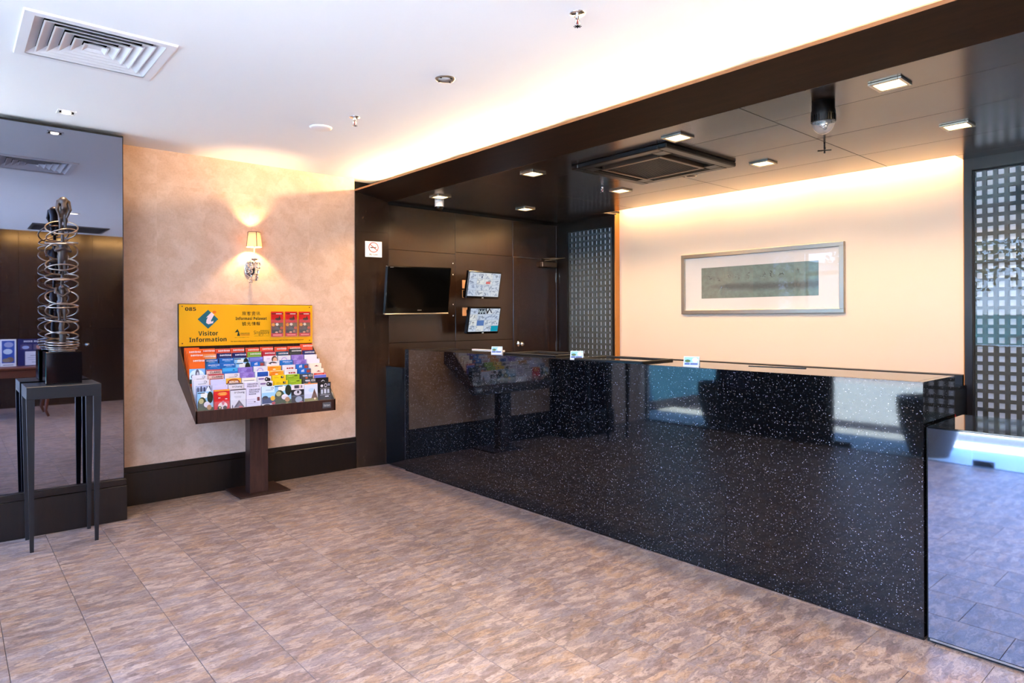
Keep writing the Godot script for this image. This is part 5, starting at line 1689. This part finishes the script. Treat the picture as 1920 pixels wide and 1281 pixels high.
	S.bluecard = [Color(0.93, 0.94, 0.97), "white bordered leaflet with deep blue block", [[0, -0.36, 0.004, 0.42, 0.2, Color(0.06, 0.30, 0.64)], [0, -0.2, 0.018, 0.3, 0.02, Color(0.2, 0.45, 0.75)]], []]
	S.orangeyellow = [Color(0.97, 0.66, 0.10), "amber leaflet with a pale spot", [[0, -0.5, 0.0, 0.5, 0.006, Color(0.98, 0.85, 0.62)], [1, -0.5, 0.006, 0.1, 0.05, Color(0.95, 0.52, 0.10)], [1, -0.14, 0.024, 0.1, 0.036, Color(0.98, 0.90, 0.72)], [0, -0.3, 0.012, 0.3, 0.015, Color(0.80, 0.45, 0.06)]], []]
	S.redword = [W, "white leaflet with a red word", [[0, -0.18, 0.022, 0.36, 0.034, Color(0.70, 0.24, 0.22)], [0, -0.06, 0.024, 0.0, 0.03, W], [0, 0.14, 0.024, 0.18, 0.034, W], [0, -0.3, 0.008, 0.1, 0.010, Color(0.75, 0.72, 0.75)]], []]
	S.city = [Color(0.05, 0.40, 0.76), "blue leaflet with white towers and red photograph", [[0, -0.26, 0.012, -0.20, 0.026, W], [0, -0.18, 0.009, -0.12, 0.026, W], [0, -0.1, 0.006, -0.04, 0.026, W], [0, -0.3, 0.028, 0.0, 0.030, Color(0.7, 0.85, 0.95)], [0, 0.14, 0.004, 0.5, 0.038, Color(0.36, 0.36, 0.42)], [1, 0.16, 0.014, 0.44, 0.036, Color(0.68, 0.22, 0.18)]], []]
	S.seal = [Color(0.97, 0.91, 0.82), "cream leaflet with a small dark red seal", [[2, -0.05, 0.026, 0.2, 0.016, Color(0.55, 0.16, 0.18)], [0, -0.08, 0.024, 0.25, 0.028, Color(0.55, 0.16, 0.18)]], []]
	S.sky = [Color(0.25, 0.65, 0.86), "sky blue leaflet with a small dark mark", [[2, 0.14, 0.012, 0.34, 0.022, Color(0.05, 0.25, 0.42)], [1, 0.36, 0.010, 0.42, 0.016, Color(0.2, 0.7, 0.4)], [0, -0.5, 0.028, 0.5, 0.2, Color(0.12, 0.48, 0.80)]], []]
	S.circle = [W, "white leaflet with a faint violet ring", [[3, -0.26, 0.014, 0.22, 0.062, Color(0.74, 0.62, 0.84)], [0, -0.24, 0.008, 0.18, 0.010, Color(0.72, 0.68, 0.72)]], []]
	S.flyer = [Color(0.05, 0.42, 0.74), "blue leaflet with white capital lettering", [[0, -0.12, 0.022, 0.26, 0.024, Color(0.75, 0.88, 0.96)], [0, -0.2, 0.029, 0.3, 0.031, Color(0.45, 0.70, 0.88)]], [["SINGAPORE FLYER", 0.06, 0.013, 0.74, 0.009, "white_ink"]]]
	S.oval = [W, "white leaflet with dark curved brows", [[3, -0.42, 0.004, 0.44, 0.07, K], [0, -0.5, 0.018, 0.5, 0.2, Color(0.96, 0.93, 0.91)], [1, -0.25, 0.018, -0.1, 0.024, Color(0.3, 0.25, 0.25)], [1, 0.02, 0.014, 0.2, 0.019, Color(0.8, 0.45, 0.45)]], []]
	S.white = [Color(0.92, 0.90, 0.92), "plain whitish leaflet", [[1, 0.38, 0.004, 0.44, 0.009, Color(0.8, 0.55, 0.5)]], []]
	S.face = [Color(0.93, 0.89, 0.92), "white leaflet with a face at its right edge", [[1, 0.08, 0.002, 0.5, 0.06, Color(0.33, 0.22, 0.16)], [1, 0.18, 0.014, 0.5, 0.06, Color(0.90, 0.68, 0.55)], [1, -0.3, 0.018, 0.0, 0.03, Color(0.86, 0.78, 0.86)]], []]
	S.violet = [Color(0.40, 0.42, 0.76), "blue violet leaflet with lighter lines", [[0, -0.42, 0.010, 0.24, 0.015, Color(0.62, 0.62, 0.86)], [0, -0.46, 0.021, 0.3, 0.026, Color(0.58, 0.58, 0.85)], [1, 0.24, 0.003, 0.48, 0.02, Color(0.5, 0.55, 0.9)]], []]
	return S

func build_brochures() -> void:
	mat("grey_ink", Color(0.30, 0.26, 0.30), 0.6)
	var S := leaflet_styles()
	var rows := [
		"nature redfest chang museum cablesea nature mono pale icons",
		"skyline lilac chang museum horse yellow lime slate night",
		"ring lilac walks cream horse yellow lime slate redblue",
		"ring clarke ring purple bluecard orangeyellow redword city seal",
		"penguin clarke sky purple circle orangeyellow redword city seal",
		"orange flyer flyer garden city oval flyer purple white",
		"orange flyer flyer garden violet face circle purple white",
		"orange peach navy navy green crimson teal charcoal navy",
		"orange orange redorange redorange redorange redorange redorange redorange redorange"]
	var rname := ["front row", "second row", "third row", "fourth row", "middle row", "sixth row", "seventh row", "eighth row", "top row"]
	var cname := ["leftmost", "second from left", "third from left", "fourth from left", "middle one", "fourth from right", "third from right", "second from right", "rightmost"]
	var paper := {}
	rng.seed = 91
	for r in 9:
		var z := -5.25 - 0.0455 * r
		var list: PackedStringArray = rows[r].split(" ")
		for c in 9:
			var key := list[c]
			var style: Array = S[key]
			var x := 1.475 + 0.1198 * c + rng.randf_range(-0.003, 0.003)
			var top := 0.884 + 0.0379 * r + rng.randf_range(-0.004, 0.004) + 0.0006 * c
			var w := 0.112 + rng.randf_range(-0.004, 0.004)
			var h := 0.184
			if c == 0 and r >= 4:
				x = 1.468 if r < 7 else 1.478
				top = [1.130, 1.165, 1.19, 1.193, 1.202][r - 4]
				h = 0.205 if r > 4 else 0.225
			if r == 8 and c == 8:
				top = 1.206
			if r == 7 and c == 7:
				top = 1.168
			if r == 0 and c == 5:
				w = 0.14
			var thick: float = [0.010, 0.016, 0.006, 0.013, 0.008][rng.randi_range(0, 4)]
			var t := thing("brochure", "%s, %s in the %s" % [style[1], cname[c], rname[r]], "brochure", Vector3(x, top - h, z), rng.randf_range(-0.02, 0.02), "brochures in the visitor stand")
			t.rotation.x = -0.03
			if not paper.has(key):
				paper[key] = mat("paper_" + key, style[0], 0.4)
			var st := mb()
			cbox(st, Vector3(-w * 0.5, 0, -thick), Vector3(w * 0.5, h, 0), 0.0008)
			obj("sheets", st, paper[key], t)
			var list2 := []
			for p in style[2]:
				list2.append([p[0], clampf(p[1] * w, -w * 0.5, w * 0.5) if int(p[0]) != 3 else p[1] * w, h - minf(maxf(p[2], p[4]), h), clampf(p[3] * w, -w * 0.5, w * 0.5) if int(p[0]) != 3 else p[3] * w, h - maxf(minf(p[2], p[4]), 0.0005), p[5]])
			if list2.size() > 0:
				st = mb()
				patch(st, list2)
				obj("picture", st, M.print, t)
			for q in style[3]:
				words(t, q[0], Vector3(q[1] * w, h - q[2], 0.0022), q[3] * w, q[4], M[q[5]])

# ------------------------------------------------------------------ tour desk behind the camera, seen in the mirror
func build_tour_desk() -> void:
	var t := thing("tour_desk", "brown wooden desk with curved legs reflected in the mirror", "desk", Vector3(0.55, 0, 1.30))
	var hx := 0.60
	var hz := 0.34
	obj("top", cboxed(Vector3(-hx, 0.715, -hz), Vector3(hx, 0.745, hz), 0.006), M.desk_wood, t)
	var st := mb()
	bx(st, Vector3(-hx + 0.03, 0.60, -hz + 0.03), Vector3(hx - 0.03, 0.715, -hz + 0.05))
	bx(st, Vector3(-hx + 0.03, 0.60, hz - 0.05), Vector3(hx - 0.03, 0.715, hz - 0.03))
	bx(st, Vector3(-hx + 0.03, 0.60, -hz + 0.05), Vector3(-hx + 0.05, 0.715, hz - 0.05))
	bx(st, Vector3(hx - 0.05, 0.60, -hz + 0.05), Vector3(hx - 0.03, 0.715, hz - 0.05))
	obj("apron", st, M.desk_wood, t)
	for sx in [-1, 1]:
		for sz in [-1, 1]:
			st = mb(true)
			var o := Vector3(sx * (hx - 0.05), 0, sz * (hz - 0.05))
			tube(st, PackedVector3Array([o + Vector3(0, 0.66, 0), o + Vector3(sx * 0.025, 0.52, sz * 0.02), o + Vector3(sx * 0.012, 0.3, sz * 0.01), o + Vector3(-sx * 0.012, 0.1, -sz * 0.01), o + Vector3(sx * 0.022, 0.015, sz * 0.02)]), 0.038, 0.016, 10)
			obj("leg", st, M.desk_wood, t)
	var y := 0.746
	t = thing("poster_stand", "blue upright tour desk poster with white lettering on the brown desk", "poster", Vector3(0.955, y, 1.36), PI, "posters on the tour desk")
	obj("board", cboxed(Vector3(-0.17, 0, -0.012), Vector3(0.17, 0.40, 0.0), 0.002), M.poster_blue, t)
	words(t, "TOUR DESK", Vector3(-0.02, 0.365, 0.0006), 0.24, 0.024, M.white_ink)
	st = mb()
	patch(st, [[0, -0.14, 0.24, -0.02, 0.32, Color(0.35, 0.33, 0.42)], [0, 0.0, 0.24, 0.14, 0.32, Color(0.3, 0.26, 0.4)], [1, -0.12, 0.25, -0.05, 0.31, Color(0.7, 0.5, 0.45)], [1, 0.03, 0.25, 0.12, 0.3, Color(0.55, 0.6, 0.75)], [0, -0.16, 0.01, 0.08, 0.215, Color(0.82, 0.82, 0.86)], [0, -0.13, 0.15, 0.02, 0.156, Color(0.3, 0.3, 0.4)], [0, -0.13, 0.12, 0.05, 0.125, Color(0.5, 0.5, 0.6)], [0, -0.13, 0.09, 0.04, 0.095, Color(0.5, 0.5, 0.6)], [0, -0.13, 0.05, 0.0, 0.056, Color(0.3, 0.3, 0.4)]])
	obj("picture", st, M.print, t)
	t = thing("poster_stand", "white framed poster of blue sea views on the brown desk", "poster", Vector3(0.675, y, 1.36), PI, "posters on the tour desk")
	obj("board", cboxed(Vector3(-0.095, 0, -0.012), Vector3(0.095, 0.40, 0.0), 0.002), M.white, t)
	st = mb()
	patch(st, [[0, -0.075, 0.05, 0.075, 0.38, Color(0.20, 0.32, 0.62)], [1, -0.06, 0.28, 0.05, 0.36, Color(0.6, 0.62, 0.75)], [1, -0.05, 0.18, 0.06, 0.26, Color(0.75, 0.8, 0.86)], [1, -0.065, 0.06, 0.02, 0.14, Color(0.5, 0.4, 0.3)], [1, -0.02, 0.06, 0.07, 0.12, Color(0.55, 0.48, 0.4)], [0, -0.06, 0.018, 0.06, 0.026, Color(0.2, 0.2, 0.25)]])
	obj("picture", st, M.print, t)
